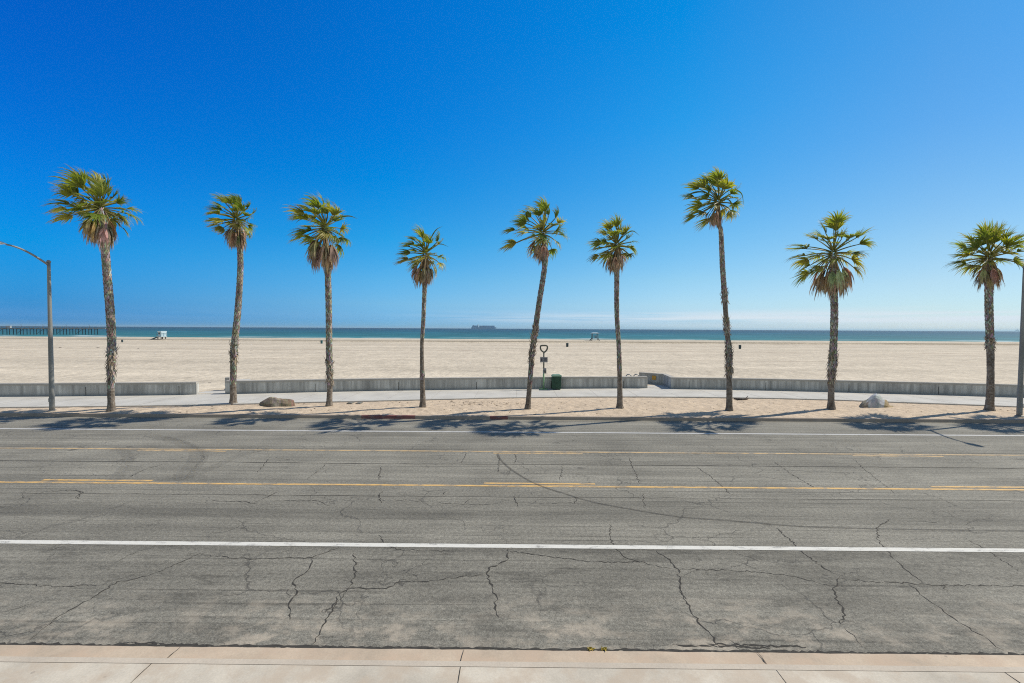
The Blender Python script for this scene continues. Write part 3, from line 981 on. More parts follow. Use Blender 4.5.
def palm(label, trunk, heart, scale, wind, nleaf, seed, skirt=(22, .0, .9), shag=(), bare=(), spears=(), dark=1.0, Ybase=None, yellow=0.0, lean=(0, 0), thr=(118, 1.0), pb=1.0):
    rg = random.Random(seed)
    bx, by, bw = trunk[0]
    bp = G(bx, by, Z_VERGE + .03)
    Y = Ybase or bp.y
    bp.z = vz(bp.x, bp.y) - .02
    root = empty('palm_tree', bp, label, 'palm tree', 'palm trees along the kerb')
    kpx = Y / FPX
    P = [AT(x, y, Y) for x, y, w in trunk]
    P[0].z = bp.z - .08
    rad = [w / 2 * kpx * .75 for x, y, w in trunk]
    Hh = AT(heart[0], heart[1], Y)
    P.append(Hh - (Hh - P[-1]) * .12); rad.append(rad[-1] * .75)
    scale *= .84
    # depth sway so that the trunk is not flat
    for i, p in enumerate(P):
        if 0 < i: p.y += .06 * math.sin(i * 1.3 + seed)
    Hh.y = P[-1].y
    path = smooth_line(P, 24)
    cum = [0]
    for a, b in zip(path[:-1], path[1:]): cum.append(cum[-1] + (b - a).length)
    Lt = cum[-1]
    segL = [0]
    for a, b in zip(P[:-1], P[1:]): segL.append(segL[-1] + (b - a).length)
    step = .075
    ns = int(Lt / step)
    pv = np.array([tuple(p) for p in path])
    def at(s): return Vector([float(np.interp(s, cum, pv[:, k])) for k in range(3)])
    def rad_at(s):
        r = float(np.interp(s / Lt * segL[-1], segL, rad))
        if s < .55: r *= 1 + .42 * (1 - s / .55) ** 2
        return r
    def px_y(z):  # height in the picture
        d = (z - CAM_H)
        return (328.5 + .0053 * (bx - 512)) - d / Y * FPX
    mb = MB()
    N = 16
    vs = []; ph = rg.uniform(0, 9)
    for i in range(ns + 1):
        s = i * step
        p = at(s); r = rad_at(s)
        for k in range(N):
            an = 2 * math.pi * k / N
            j = 1 + .07 * mnoise.noise(Vector((math.cos(an) * 2.2, math.sin(an) * 2.2, s * 2.4 + seed))) + rg.uniform(-.02, .02) - (.03 if i % 2 else 0)
            if s < .6: j += .10 * math.sin(an * 5 + ph) * (1 - s / .6)
            vs.append((p.x + math.cos(an) * r * j, p.y + math.sin(an) * r * j, p.z))
    b0 = len(mb.v); mb.v.extend(vs)
    for i in range(ns):
        tone = .85 + .3 * mnoise.noise(Vector((i * .13, seed, 0)))
        s = i * step
        for k in range(N):
            k2 = (k + 1) % N
            c = mixc(BARK[rg.randrange(4)], BARK[3], .45)
            mb.f.append([b0 + i * N + k, b0 + i * N + k2, b0 + (i + 1) * N + k2, b0 + (i + 1) * N + k]); mb.m.append(0)
            mb.c.append(tuple(v * tone * dark for v in c))
    # leaf bases: criss-cross boots up the trunk, ragged where old fibre hangs on
    s = 1.2; ring = 0
    while s < Lt - .05:
        p = at(s); y_ = px_y(p.z); r = rad_at(s)
        t = (at(min(s + .1, Lt)) - at(max(s - .1, 0))).normalized()
        shaggy = any(a <= y_ <= b for a, b in shag)
        isbare = any(a <= y_ <= b for a, b in bare)
        if not isbare:
            nb = 10
            for k in range(nb):
                if rg.random() < (.10 if not shaggy else 0): continue
                an = 2 * math.pi * (k + (.5 if ring % 2 else 0)) / nb + rg.uniform(-.12, .12)
                rd = Vector((math.cos(an), math.sin(an), 0)); rd = (rd - t * rd.dot(t)).normalized()
                tn = t.cross(rd)
                out = r * rg.uniform(.06, .20) * (1.9 if shaggy else 1.0)
                hh = rg.uniform(.09, .16)
                w = r * .62
                base_ = p + rd * (r * .96)
                c = mixc(BARK[rg.randrange(5)], BARK[rg.randrange(5)], .5)
                if rg.random() < (.35 if shaggy else .12): c = (0.47, 0.46, 0.42)
                c = tuple(v * dark * rg.uniform(.75, 1.25) for v in c)
                A = base_ + tn * (w / 2) - t * .03; B = base_ - tn * (w / 2) - t * .03
                T1 = base_ + rd * out + t * hh + tn * w * .22; T2 = base_ + rd * out + t * hh - tn * w * .22
                Bk = base_ + t * hh * .9 - rd * r * .1
                mb.add([A, B, T2, T1, Bk], [(0, 1, 2, 3), (3, 2, 4), (0, 3, 4), (1, 4, 2)], c)
                if shaggy and rg.random() < .75:
                    dn = -1 if rg.random() < .6 else 1
                    L = rg.uniform(.14, .38)
                    tip = base_ + rd * (out + rg.uniform(.04, .15)) + t * dn * L + tn * rg.uniform(-.1, .1)
                    ww = rg.uniform(.02, .045)
                    c2 = mixc(TANS[rg.randrange(5)], BARK[rg.randrange(5)], .5)
                    md = base_ + rd * (out * .9 + .03) + t * dn * L * .4
                    mb.add([base_ + tn * ww, base_ - tn * ww, md - tn * ww, md + tn * ww, tip], [(0, 1, 2, 3), (3, 2, 4)], c2)
        s += .105; ring += 1
    mb.build('trunk', M['trunk'], root)
    # crown of living fronds
    cr = MB()
    wv = Vector((-1, -.12, -.02)) * wind
    axis = (Hh - P[-2]).normalized() * .5 + Vector((0, 0, 1)); axis.normalize()
    q = Vector((0, 0, 1)).rotation_difference(axis)
    maxth, _ = thr
    nleaf = int(nleaf * 1.0)
    for i in range(nleaf):
        u = (i + .5) / nleaf
        th = R(8 + (maxth - 8) * u ** .85) + rg.uniform(-.12, .12)
        az_ = i * 2.39996 + rg.uniform(-.35, .35)
        d = q @ Vector((math.sin(th) * math.cos(az_), math.sin(th) * math.sin(az_), math.cos(th)))
        c = GREENS[rg.randrange(6)]
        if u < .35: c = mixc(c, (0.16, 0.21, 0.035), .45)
        c = mixc(c, (0.26, 0.25, 0.03), yellow * rg.random())
        if u > .82 and rg.random() < .55: c = mixc(c, (0.27, 0.22, 0.09), rg.uniform(.3, .8))
        pet = scale * pb * rg.uniform(.75, 1.3) * (.82 if u < .2 else 1)
        bl = scale / pb ** .6 * rg.uniform(.85, 1.2)
        sprd = rg.uniform(1.15, 1.75) * (.6 if u < .15 else 1) * (1 - .25 * min(1, wind))
        if d.x > .25 and wind > .3: pet *= rg.uniform(.7, 1.0); bl *= rg.uniform(.7, .95)
        p0 = Hh + d * .08 - Vector((0, 0, .25)) * u
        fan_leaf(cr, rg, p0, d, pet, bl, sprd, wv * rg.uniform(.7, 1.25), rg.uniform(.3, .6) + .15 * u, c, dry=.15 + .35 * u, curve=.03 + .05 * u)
    for sp in spears:
        pts = [Hh] + [AT(x, y, Hh.y + rg.uniform(-.3, .3)) for x, y in sp]
        spear(cr, rg, pts, .05 * scale, mixc(GREENS[1], (0.1, 0.12, 0.06), .5))
    cr.build('crown', M['frond'], root)
    # skirt of dead fronds hanging under the crown
    nsk, bias, ln = skirt
    sk = MB()
    for i in range(nsk):
        az_ = i * 2.39996 + rg.uniform(-.3, .3)
        u = i / max(1, nsk)
        d = Vector((math.cos(az_) * .62 - bias * .7, math.sin(az_) * .62, -.35 - 1.0 * u))
        c = mixc(TANS[rg.randrange(5)], BARK[rg.randrange(5)], rg.uniform(.2, .9)); c = tuple(v * rg.uniform(1.0, 1.65) * k_ for v, k_ in zip(c, (1.04, 1.0, .93)))
        p0 = at(Lt - .05 - .55 * scale * u) + Vector((math.cos(az_), math.sin(az_), 0)) * rad[-1] * .7
        fan_leaf(sk, rg, p0, d, (.36 + .2 * (1 - u)) * ln * scale * rg.uniform(.8, 1.4), 0.92 * ln * scale * rg.uniform(.8, 1.15), rg.uniform(.25, .6), wv * .15,
                 rg.uniform(1.1, 2.2), c, dry=.9, nseg=12, petcol=(0.36, 0.27, 0.16), curve=.22)
    if nsk: sk.build('dead_fronds', M['dead'], root)
    return root


c1 = lambda l: [(x / 2.4375, 150 + y / 2.4375, w) for x, y, w in l]
c2 = lambda l: [(256 + x / 2.4375, 150 + y / 2.4375, w) for x, y, w in l]
c3 = lambda l: [(512 + x / 2.4375, 150 + y / 2.4375, w) for x, y, w in l]
c4 = lambda l: [(768 + x / 2.4375, 150 + y / 2.4375, w) for x, y, w in l]
palm('tallest bushy wind-swept palm just right of the left lamp post',
     c1([(271, 636, 8.4), (271, 560, 7.4), (270, 480, 9), (267, 400, 9.2), (262, 300, 8.8), (258, 230, 8.8), (255, 195, 8.4)]),
     (98.6, 205), 1.06, .65, 46, 11, skirt=(26, .5, 1.25), shag=((350, 378),))
palm('palm whose crown streams left, standing at the left gap of the sea wall',
     c1([(569, 618, 8.6), (570, 560, 7.4), (572, 480, 8), (578, 400, 7.6), (584, 300, 7), (585, 240, 6.6)]),
     (236.8, 217), .86, 1.2, 36, 22, skirt=(24, .2, 1.2), shag=((345, 362),))
palm('palm with a long brown skirt, standing right of the brown boulder',
     c2([(178, 625, 7.8), (180, 560, 6.8), (180, 520, 7.6), (179, 480, 7.8), (177, 400, 7.6), (174, 300, 7.6), (172, 260, 7.2)]),
     (325.2, 225), 1.06, 1.05, 38, 33, skirt=(28, .5, 1.4), shag=((361, 384),), spears=[[(338, 218), (349, 216), (358, 219)]])
palm('shortest slim palm with a small ragged crown and thin bare trunk',
     c2([(407, 627, 8), (405, 560, 6.4), (404, 480, 5), (407, 440, 5.2), (409, 400, 5.4), (411, 330, 5.6)]),
     (425, 251), .80, 1.2, 30, 44, skirt=(28, .15, 1.4), spears=[[(430, 240), (436, 230), (443, 226)], [(434, 246), (441, 244), (449, 247)]], bare=((338, 372), (380, 410)), shag=((340, 345),))
palm('palm leaning right with an open airy crown beside the green signpost',
     c3([(38, 631, 7.4), (44, 560, 6.2), (50, 490, 6.6), (58, 430, 7), (68, 360, 6.8), (76, 310, 6.8), (81, 262, 6.6)]),
     (542.8, 229.5), 1.04, .85, 30, 55, skirt=(22, .75, 1.0), pb=1.2, shag=((326, 362),), bare=((384, 410),), dark=.85)
palm('small crowned palm right of the green bin',
     c3([(263, 630, 8.2), (262, 560, 6.4), (260, 480, 5.6), (256, 400, 6), (256, 300, 6.4), (255, 275, 6)]),
     (616.6, 243), .82, .55, 34, 66, skirt=(26, .2, 1.15), spears=[[(626, 234), (633, 231), (640, 236)]], bare=((372, 410),), yellow=.25)
palm('tall palm with shaggy fibre rings round its leaning trunk, right of the angled wall end',
     c3([(530, 635, 8.4), (530, 560, 6.8), (528, 510, 7.4), (527, 480, 6.6), (524, 430, 6.2), (519, 350, 6.4), (513, 280, 6.2), (508, 200, 5.4), (505, 185, 5)]),
     (718.6, 199), 1.0, .95, 34, 77, skirt=(16, .8, .8), shag=((290, 300), (320, 333), (345, 376)), bare=((378, 410), (302, 319), (334, 343)), dark=.95,
     spears=[[(730, 190), (741, 193), (744, 206)], [(729, 200), (733, 210), (729, 219)], [(703, 192), (690, 194), (683, 200)]])
palm('palm with a wide open round crown just left of the pale boulder',
     c4([(154, 633, 8.4), (156, 560, 7), (158, 530, 8.6), (158, 480, 8.2), (160, 400, 8.2), (161, 340, 8)]),
     (833.9, 250), 1.12, .4, 36, 88, skirt=(22, .1, 1.35), pb=1.2, shag=((352, 380),), bare=((384, 410),), yellow=.4)
palm('palm with the greenest dense flat crown, left of the right lamp post',
     c4([(540, 635, 9.6), (542, 560, 7.4), (544, 470, 7.8), (541, 400, 8), (537, 320, 8)]),
     (988, 255), .98, .18, 38, 99, skirt=(22, .1, 1.1), shag=((338, 346),), bare=((348, 410),), yellow=.5, thr=(100, 1))
# one more palm beyond the right edge: its shadow lies on the road inside the picture
palm('palm outside the right edge whose shadow lies on the road',
     [(1104, 410, 9), (1106, 350, 8), (1107, 300, 8), (1108, 262, 7.5)], (1109, 226), 1.05, .2, 36, 111, skirt=(26, .1, 1.0), yellow=.4)

# ------------------------------------------------------------------ street lamps
M['galv'] = simple('galvanised_pole', (0.26, 0.26, 0.245), 0.55, 0.25, 3.0, 0.35, 0.4, streak=True)
M['lamp_metal'] = simple('lamp_head_metal', (0.62, 0.64, 0.65), 0.4, 0.08, 6.0, 0.3, 0.5)
M['lens'] = simple('lamp_lens', (0.75, 0.76, 0.72), 0.2, 0.05, 4)
M['dark_metal'] = simple('dark_metal', (0.05, 0.05, 0.05), 0.5, 0.15, 5)


def street_lamp(px, py, label):
    b = G(px, py, Z_VERGE + .01)
    root = empty('street_lamp', b, label, 'street lamp', 'street lamps by the kerb')
    top = AT(45.6, 262, b.y).z
    mb = MB()
    zz = np.linspace(0, 1, 24)
    mb.tube([(b.x, b.y, b.z - .05 + (top - b.z + .05) * t) for t in zz], [.107 - .042 * t for t in zz], 16)
    mb.build('pole', M['galv'], root, smooth=True)
    mb = MB(); mb.tube([(b.x, b.y, top - .03), (b.x, b.y, top + .05), (b.x, b.y, top + .09)], [.082, .082, .035], 16); mb.build('pole_cap', M['galv'], root)
    mb = MB()
    mb.tube([(b.x, b.y, b.z - .03), (b.x, b.y, b.z + .05), (b.x, b.y, b.z + .07)], [.16, .16, .12], 16); mb.build('base_collar', M['galv'], root)
    mb = MB(); mb.box((b.x, b.y - .108, b.z + .55), (.10, .03, .18)); mb.build('hand_hole_cover', M['galv'], root)
    # curved arm over the road
    pts = []
    for t in np.linspace(0, 1, 14):
        pts.append((b.x, b.y - .05 - 1.75 * t, top - .12 + .62 * math.sin(t * math.pi / 2)))
    mb = MB(); mb.tube(pts, [.05 - .015 * i / 13 for i in range(14)], 10); mb.build('arm', M['galv'], root, smooth=True)
    e = Vector(pts[-1])
    head = MB(); n = 10
    prof = [(.0, .035, .03), (.08, .06, .05), (.2, .13, .075), (.4, .165, .085), (.6, .15, .07), (.72, .10, .045), (.76, .03, .02)]
    vs = []; fs = []
    for (d, w, h) in prof:
        for k in range(n):
            an = 2 * math.pi * k / n
            vs.append((e.x + math.cos(an) * w, e.y - d, e.z + .02 + (math.sin(an) * h if math.sin(an) > 0 else math.sin(an) * h * .45)))
    for i in range(len(prof) - 1):
        for k in range(n):
            fs.append((i * n + k, i * n + (k + 1) % n, (i + 1) * n + (k + 1) % n, (i + 1) * n + k))
    fs += [tuple(range(n)), tuple((len(prof) - 1) * n + k for k in range(n - 1, -1, -1))]
    head.add(vs, fs)
    ho = head.build('lamp_head', M['lamp_metal'], root, smooth=True)
    mb = MB(); mb.box((e.x, e.y - .40, e.z - .024), (.22, .36, .03)); le = mb.build('lens', M['lens'], ho)
    mb = MB(); mb.tube([(e.x, e.y - .3, e.z + .095), (e.x, e.y - .3, e.z + .17)], .04, 8); mb.build('light_sensor', M['dark_metal'], ho)
    return root


lamp = street_lamp(52.2, 411.2, 'grey street lamp on the left beside the tallest bushy palm')
lamp2 = copy_tree(lamp)
lamp2.location = G(1019.3, 416.6, Z_VERGE + .01)
lamp2['label'] = 'grey street lamp pole at the right edge of the picture'

# ------------------------------------------------------------------ signpost and bin
M['pale_green'] = simple('pale_green_paint', (0.24, 0.40, 0.22), 0.6, 0.15, 6)
M['post_grey'] = simple('weathered_post_paint', (0.11, 0.115, 0.095), 0.65, 0.2, 6)
M['sign_back'] = simple('grey_sign_metal', (0.25, 0.25, 0.26), 0.5, 0.1, 6, 0.2)
M['sign_mark'] = simple('dark_sign_print', (0.06, 0.06, 0.07), 0.6, 0.1, 6)
M['bin_green'] = simple('dark_green_paint', (0.035, 0.085, 0.055), 0.6, 0.2, 6)
M['bin_lid'] = simple('green_lid_paint', (0.15, 0.25, 0.18), 0.6, 0.2, 6)

b = G(543.6, 389.2, Z_PATH); b.z = Z_PATH
k = b.y / FPX
root = empty('signpost', b, 'green signpost with a ring-shaped top, grey plate and small box, left of the green bin', 'signpost')
zt = lambda y: AT(543.8, y, b.y).z
mb = MB(); mb.tube([(b.x, b.y, b.z), (b.x, b.y, zt(371))], .055, 10); mb.build('lower_post', M['pale_green'], root, smooth=True)
mb = MB(); mb.tube([(b.x, b.y, zt(371)), (b.x, b.y, zt(351.4))], .048, 10); mb.build('upper_post', M['post_grey'], root, smooth=True)
mb = MB(); mb.tube([(b.x, b.y, b.z - .02), (b.x, b.y, b.z + .03)], .3, 18); mb.build('base_plate', M['pale_green'], root)
mb = MB()
z0 = zt(352.0)
loop = [(-.06, 0), (-.20, .16), (-.235, .33), (-.18, .42), (0, .435), (.18, .42), (.235, .33), (.20, .16), (.06, 0), (-.06, 0)]
lp = smooth_line([Vector((b.x + x, b.y, z0 + z)) for x, z in loop], 5)
mb.tube(lp, .052, 8); mb.build('ring_top', M['post_grey'], root, smooth=True)
mb = MB()
zc = (zt(357) + zt(362.3)) / 2; hgt = zt(357) - zt(362.3)
mb.box((b.x, b.y - .07, zc), (.50, .02, hgt)); sp = mb.build('sign_plate', M['sign_back'], root)
mb = MB()
for i in range(3):
    mb.box((b.x + .09, b.y - .083, zc + hgt * (.22 - .2 * i)), (.24 - .05 * (i % 2), .008, hgt * .10))
mb.box((b.x - .15, b.y - .083, zc), (.10, .008, hgt * .45))
mo = mb.build('printed_rows', M['sign_mark'], sp)
mb = MB(); mb.box((b.x + .07, b.y - .10, (zt(368) + zt(373.3)) / 2), (.20, .12, zt(368) - zt(373.3)), taper=.94)
db = mb.build('dispenser_box', M['sign_back'], root)
mb = MB(); mb.box((b.x + .08, b.y - .165, zt(371.3)), (.15, .012, .14)); mb.build('dispenser_door', M['post_grey'], db)

b = G(556.3, 389.3, Z_PATH); b.z = Z_PATH
root = empty('litter_bin', b, 'dark green slatted litter bin with a pale lid against the sea wall', 'litter bin')
HB = AT(556, 374.2, b.y).z - b.z
mb = MB()
mb.box((b.x, b.y, b.z + .06 + (HB - .2) / 2), (.56, .52, HB - .2)); 
for i in range(8):
    for s_ in (-1, 1):
        mb.box((b.x - .255 + i * .073, b.y + s_ * .272, b.z + .06 + (HB - .2) / 2), (.045, .025, HB - .24))
        mb.box((b.x + s_ * .292, b.y - .24 + i * .068, b.z + .06 + (HB - .2) / 2), (.025, .042, HB - .24))
mb.build('body', M['bin_green'], root)
mb = MB(); mb.box((b.x, b.y, b.z + HB - .105), (.66, .62, .07)); mb.box((b.x, b.y, b.z + HB - .04), (.60, .56, .06), taper=.72); lid = mb.build('lid', M['bin_lid'], root)
for sx_ in (-1, 1):
    for sy_ in (-1, 1):
        mb = MB(); mb.box((b.x + sx_ * .22, b.y + sy_ * .2, b.z + .03), (.06, .06, .07)); mb.build('foot', M['bin_green'], root)

# bike loops peeping over the wall, orange sign on the angled end
M['steel'] = simple('steel_tube', (0.28, 0.29, 0.30), 0.4, 0.1, 6, 0.6)
for i, (xa_, lab) in enumerate(((628.7, 'metal bike loop behind the wall, the one nearer the small crowned palm'), (636.3, 'metal bike loop behind the wall, the one nearer the orange sign'))):
    Yb = backY(9.5) + 1.3
    tpt = AT(xa_, 374.3, Yb)
    mb = MB(); r = .19
    pts = [(tpt.x - r, Yb, .1), (tpt.x - r, Yb, tpt.z - r)] + [(tpt.x - r * math.cos(a), Yb, tpt.z - r + r * math.sin(a)) for a in np.linspace(.3, math.pi - .3, 7)] + [(tpt.x + r, Yb, tpt.z - r), (tpt.x + r, Yb, .1)]
    mb.tube(pts, .035, 8)
    tag(mb.build('bike_loop', M['steel'], smooth=True, origin=(tpt.x, Yb, .1)), lab, 'bike rack', 'bike loops behind the sea wall')
M['orange'] = simple('orange_sign_paint', (0.55, 0.30, 0.05), 0.5, 0.15, 6)
d = (rp[1] - rp[0]); ang = math.atan2(d.y, d.x)
# where the angled wall face stands at picture column 654
tq = (AT(654.2, 378, 33).x / AT(654.2, 378, 33).y)
lam = (rp[0].x - tq * rp[0].y) / (tq * d.y - d.x)
c = rp[0] + d * lam
nrm = Vector((-math.sin(ang), math.cos(ang), 0))
mb = MB(); q = c - nrm * .045
zc = AT(654.2, 377.6, c.y).z
mb.box((q.x, q.y, zc), (.30, .025, .30), ang)
root = empty('wall_sign', (q.x, q.y, zc), 'small square orange sign fixed to the angled end of the sea wall', 'sign')
mb.build('plate', M['orange'], root)
mb = MB(); q2 = q - nrm * .016; mb.box((q2.x + .03, q2.y, zc - .05), (.14, .008, .12), ang); mb.build('dark_panel', simple('sign_brown', (.2, .11, .04), .6), root)

# concrete block and slab behind the left end of the middle wall
Yb = backY(pxc0) + 1.6
c = AT(228.6, 379.3, Yb)
mb = MB(); mb.box((c.x, Yb, c.z - .15), (.30, .3, .55), taper=.96)
tag(mb.build('concrete_block', M['coping'], origin=(c.x, Yb, .2)), 'short grey concrete block showing above the left end of the middle sea wall', 'concrete block')
c = AT(239, 381, Yb + .6)
mb = MB(); mb.box((c.x, Yb + .9, c.z - .05), (.95, 1.7, .10), .5)
mb.box((c.x, Yb + .9, c.z - .35), (.6, 1.2, .5), .5)
tag(mb.build('concrete_bench', M['path'], origin=(c.x, Yb + .9, .2)), 'pale flat concrete bench behind the middle sea wall, seen past the palm trunk', 'bench')

# ------------------------------------------------------------------ boulders
M['brown_rock'] = vcol('brown_boulder', 0.92, 0.3, 3.0, 0.1, 0.6)
M['pale_rock'] = vcol('pale_boulder', 0.9, 0.22, 3.0, 0.1, 0.5)


def boulder(outline, colf, Yd, depth, mat, label, seed):
    """a faceted stone: rings of an uneven dome, its front outline as in the photograph"""
    rg = random.Random(seed)
    L = outline[0]; Rr = outline[-1]
    a = G(*L, Z_VERGE); bq = G(*Rr, Z_VERGE)
    cx = (a.x + bq.x) / 2
    root_z = min(vz(a.x, Yd), vz(bq.x, Yd)) - .05
    prof = [AT(x, y, Yd) for x, y in outline]
    mb = MB(); n = len(prof); ring = 8
    zmax = max(p.z for p in prof)
    vs = []; 
    X = [p.x for p in prof]; Zp = [max(p.z, root_z) for p in prof]
    NU = 22
    for i in range(NU + 1):
        u = i / NU
        x = X[0] + (X[-1] - X[0]) * u
        z = float(np.interp(x, X, Zp)) 
        hw = depth / 2 * (max(.02, 1 - (2 * u - 1) ** 2)) ** .45
        for k in range(ring + 1):
            th = math.pi * k / ring
            yy = -math.cos(th) * hw
            zz = root_z + (z - root_z) * math.sin(th) ** .8
            nz = mnoise.noise(Vector((x * 1.9, yy * 1.9, zz * 2.4 + seed))) * .15 + mnoise.noise(Vector((x * 5, yy * 5, zz * 5 + seed))) * .035
            vs.append((x + nz * .5, Yd + yy + nz, zz + nz * .35 * math.sin(th)))
    b0 = len(mb.v); mb.v.extend(vs)
    for i in range(NU):
        for k in range(ring):
            f = [b0 + i * (ring + 1) + k, b0 + (i + 1) * (ring + 1) + k, b0 + (i + 1) * (ring + 1) + k + 1, b0 + i * (ring + 1) + k + 1]
            mb.f.append(f); mb.m.append(0)
            pm = vs[i * (ring + 1) + k]
            mb.c.append(colf(i / NU, k / ring, mnoise.noise(Vector((pm[0] * 2.2, pm[1] * 2.2, pm[2] * 3 + seed))), rg))
    mb.v = [(p[0] * (p[1] / Yd), p[1], p[2]) for p in mb.v]
    return tag(mb.build('boulder', mat, origin=(cx, Yd, root_z)), label, 'boulder', 'boulders on the sandy verge')


bc = lambda l: [(250 + x / 20.48, 389.3 + y / 20.48 * 1.02) for x, y in l]
def cb(u, v, n, rg):
    c = (0.20, 0.165, 0.12)
    if .36 < u < .55: c = (0.33, 0.28, 0.22)
    if u > .84 - .1 * n and v < .6: c = (0.25, 0.165, 0.12)
    return tuple(x * (1 + .5 * n + rg.uniform(-.1, .1)) for x in c)
boulder(bc([(165, 340), (180, 275), (300, 210), (400, 165), (520, 150), (640, 160), (760, 200), (895, 215), (925, 240), (935, 345)]), cb,
        G(275, 407.4, Z_VERGE).y + .45, 1.0, M['brown_rock'], 'low mottled brown boulder lying on the sand between two palms', 3)
pc = lambda l: [(850 + x / 18.62, 385 + y / 18.62) for x, y in l]
def cp(u, v, n, rg):
    q = u + .16 * n + rg.uniform(-.05, .05)
    c = (0.44, 0.45, 0.45) if .27 < q < .64 else ((0.33, 0.255, 0.15) if u > .5 else (0.24, 0.215, 0.17))
    return tuple(x * (1 + .25 * n + rg.uniform(-.05, .05)) for x in c)
boulder(pc([(150, 410), (165, 385), (250, 290), (330, 260), (410, 185), (480, 158), (540, 175), (610, 260), (670, 270), (770, 390), (860, 420), (870, 460)]), cp,
        G(878, 408.6, Z_VERGE).y + .45, 1.0, M['pale_rock'], 'peaked pale grey boulder with ochre sides near the right palms', 9)

# ------------------------------------------------------------------ small things on the verge
M['stick'] = simple('dark_driftwood', (0.07, 0.055, 0.045), 0.9, 0.25, 8)
p = G(744, 399.4, Z_VERGE)
mb = MB()
pts = [G(734, 399.3, Z_VERGE), G(738, 399.9, Z_VERGE), G(742, 400.2, Z_VERGE), G(745, 399.9, Z_VERGE), G(748, 399.3, Z_VERGE)]
pts = [Vector((q.x, q.y, vz(q.x, q.y) + .05)) for q in pts]
mb.tube(pts, [.035, .06, .045, .06, .04], 7)
mb.tube([pts[3], pts[3] + Vector((.25, .15, .16))], [.035, .015], 6)
tag(mb.build('driftwood', M['stick'], origin=p), 'dark crooked stick lying on the sand beside the tall shaggy palm', 'driftwood')
M['cover'] = simple('cover_metal', (0.19, 0.18, 0.15), 0.7, 0.2, 6)
for xx, lab in ((350.6, 'grey valve cover in the sand, the one nearer the brown-skirted palm'), (359.2, 'grey valve cover in the sand, the one farther from the brown-skirted palm')):
    p = G(xx, 403.9, Z_VERGE); p.z = vz(p.x, p.y)
    mb = MB(); mb.box((p.x, p.y, p.z + .015), (.27, .42, .05)); mb.box((p.x, p.y, p.z + .045), (.21, .34, .02))
    tag(mb.build('valve_cover', M['cover'], origin=p), lab, 'valve cover', 'valve covers in the verge')

# dry weeds in the gutter crack
M['weed'] = vcol('dry_weed', 0.8, 0.2, 20, 0.1, 0, 0.3)
for xx, yy_, lab, sd in ((591.5, 650.8, 'yellow weed tuft in the gutter crack, the left one of two', 1), (605.5, 651.2, 'yellow weed tuft in the gutter crack, the right one of two', 2)):
    rg = random.Random(sd); p = G(xx, yy_ - 1.2, .05); p = Vector((p.x, Y_NEAR + .03, .0))
    mb = MB()
    for i in range(46):
        a_ = rg.uniform(0, 6.28); L = rg.uniform(.025, .065)
        d = Vector((math.cos(a_) * .8, math.sin(a_) * .5 - .25, rg.uniform(.5, 1.3))).normalized()
        q0 = p + Vector((rg.uniform(-.028, .028), rg.uniform(-.015, .015), 0)); q1 = q0 + d * L * .6; q2 = q0 + d * L + Vector((0, -.01, -.012))
        w = Vector((math.sin(a_), -math.cos(a_), 0)) * rg.uniform(.003, .007)
        c = rg.choice([(0.55, 0.42, 0.08), (0.45, 0.35, 0.07), (0.6, 0.48, 0.14), (0.3, 0.25, 0.06)])
        mb.add([q0 + w, q0 - w, q1 - w * 1.2, q1 + w * 1.2, q2], [(0, 1, 2, 3), (3, 2, 4)], c)
    tag(mb.build('weed_tuft', M['weed'], origin=p), lab, 'weed', 'weeds in the gutter')

# fallen frond scraps and dry leaves strewn on the sand
rg = random.Random(5)
mb = MB()
for i in range(420):
    if i < 70:
        q = G(rg.gauss(465, 11), rg.gauss(403.5, 1.6), Z_VERGE)
    elif i < 110:
        q = G(rg.gauss(500, 14), rg.gauss(404.5, 1.4), Z_VERGE)
    else:
        q = Vector((rg.uniform(-28, 30), rg.uniform(Y_KERB + .3, frontY(0) - .1), 0))
        q.y = min(q.y, frontY(q.x) - .1)
    z = vz(q.x, q.y) + .012
    a_ = rg.uniform(0, 6.28); L = rg.uniform(.03, .13) if rg.random() < .85 else rg.uniform(.15, .3); w = rg.uniform(.012, .035)
    t = Vector((math.cos(a_), math.sin(a_), rg.uniform(-.05, .3))); s_ = Vector((-math.sin(a_), math.cos(a_), 0))
    c = rg.choice([(0.16, 0.12, 0.085), (0.22, 0.165, 0.11), (0.10, 0.085, 0.07), (0.3, 0.23, 0.15)])
    b_ = Vector((q.x, q.y, z))
    mb.add([b_ - t * L / 2 + s_ * w, b_ - t * L / 2 - s_ * w, b_ + t * L / 2 - s_ * w * .6, b_ + t * L / 2 + s_ * w * .6], [(0, 1, 2, 3)], c)
tag(mb.build('leaf_litter', M['weed']), 'dry leaf scraps strewn over the sandy verge', 'leaf litter', kind='stuff')

# ------------------------------------------------------------------ on the beach
M['beach_bin'] = simple('dark_beach_bin', (0.035, 0.06, 0.07), 0.6, 0.15, 6)
M['teal_bin'] = simple('teal_beach_bin', (0.03, 0.12, 0.14), 0.6, 0.15, 6)


def beach_bin(px, py, hpx, mat, label):
    p = G(px, py, .22); p.z = .2
    k_ = p.y / FPX; h = hpx * k_
    root = empty('beach_bin', p, label, 'bin', 'bins on the beach')
    mb = MB(); mb.tube([(p.x, p.y, p.z - .03), (p.x, p.y, p.z + h * .35), (p.x, p.y, p.z + h * .9)], [h * .27, h * .3, h * .31], 14); mb.build('drum', mat, root, smooth=False)
    mb = MB(); mb.tube([(p.x, p.y, p.z + h * .88), (p.x, p.y, p.z + h * .95), (p.x, p.y, p.z + h)], [h * .335, h * .335, h * .2], 14); mb.build('rim', mat, root)
    return root


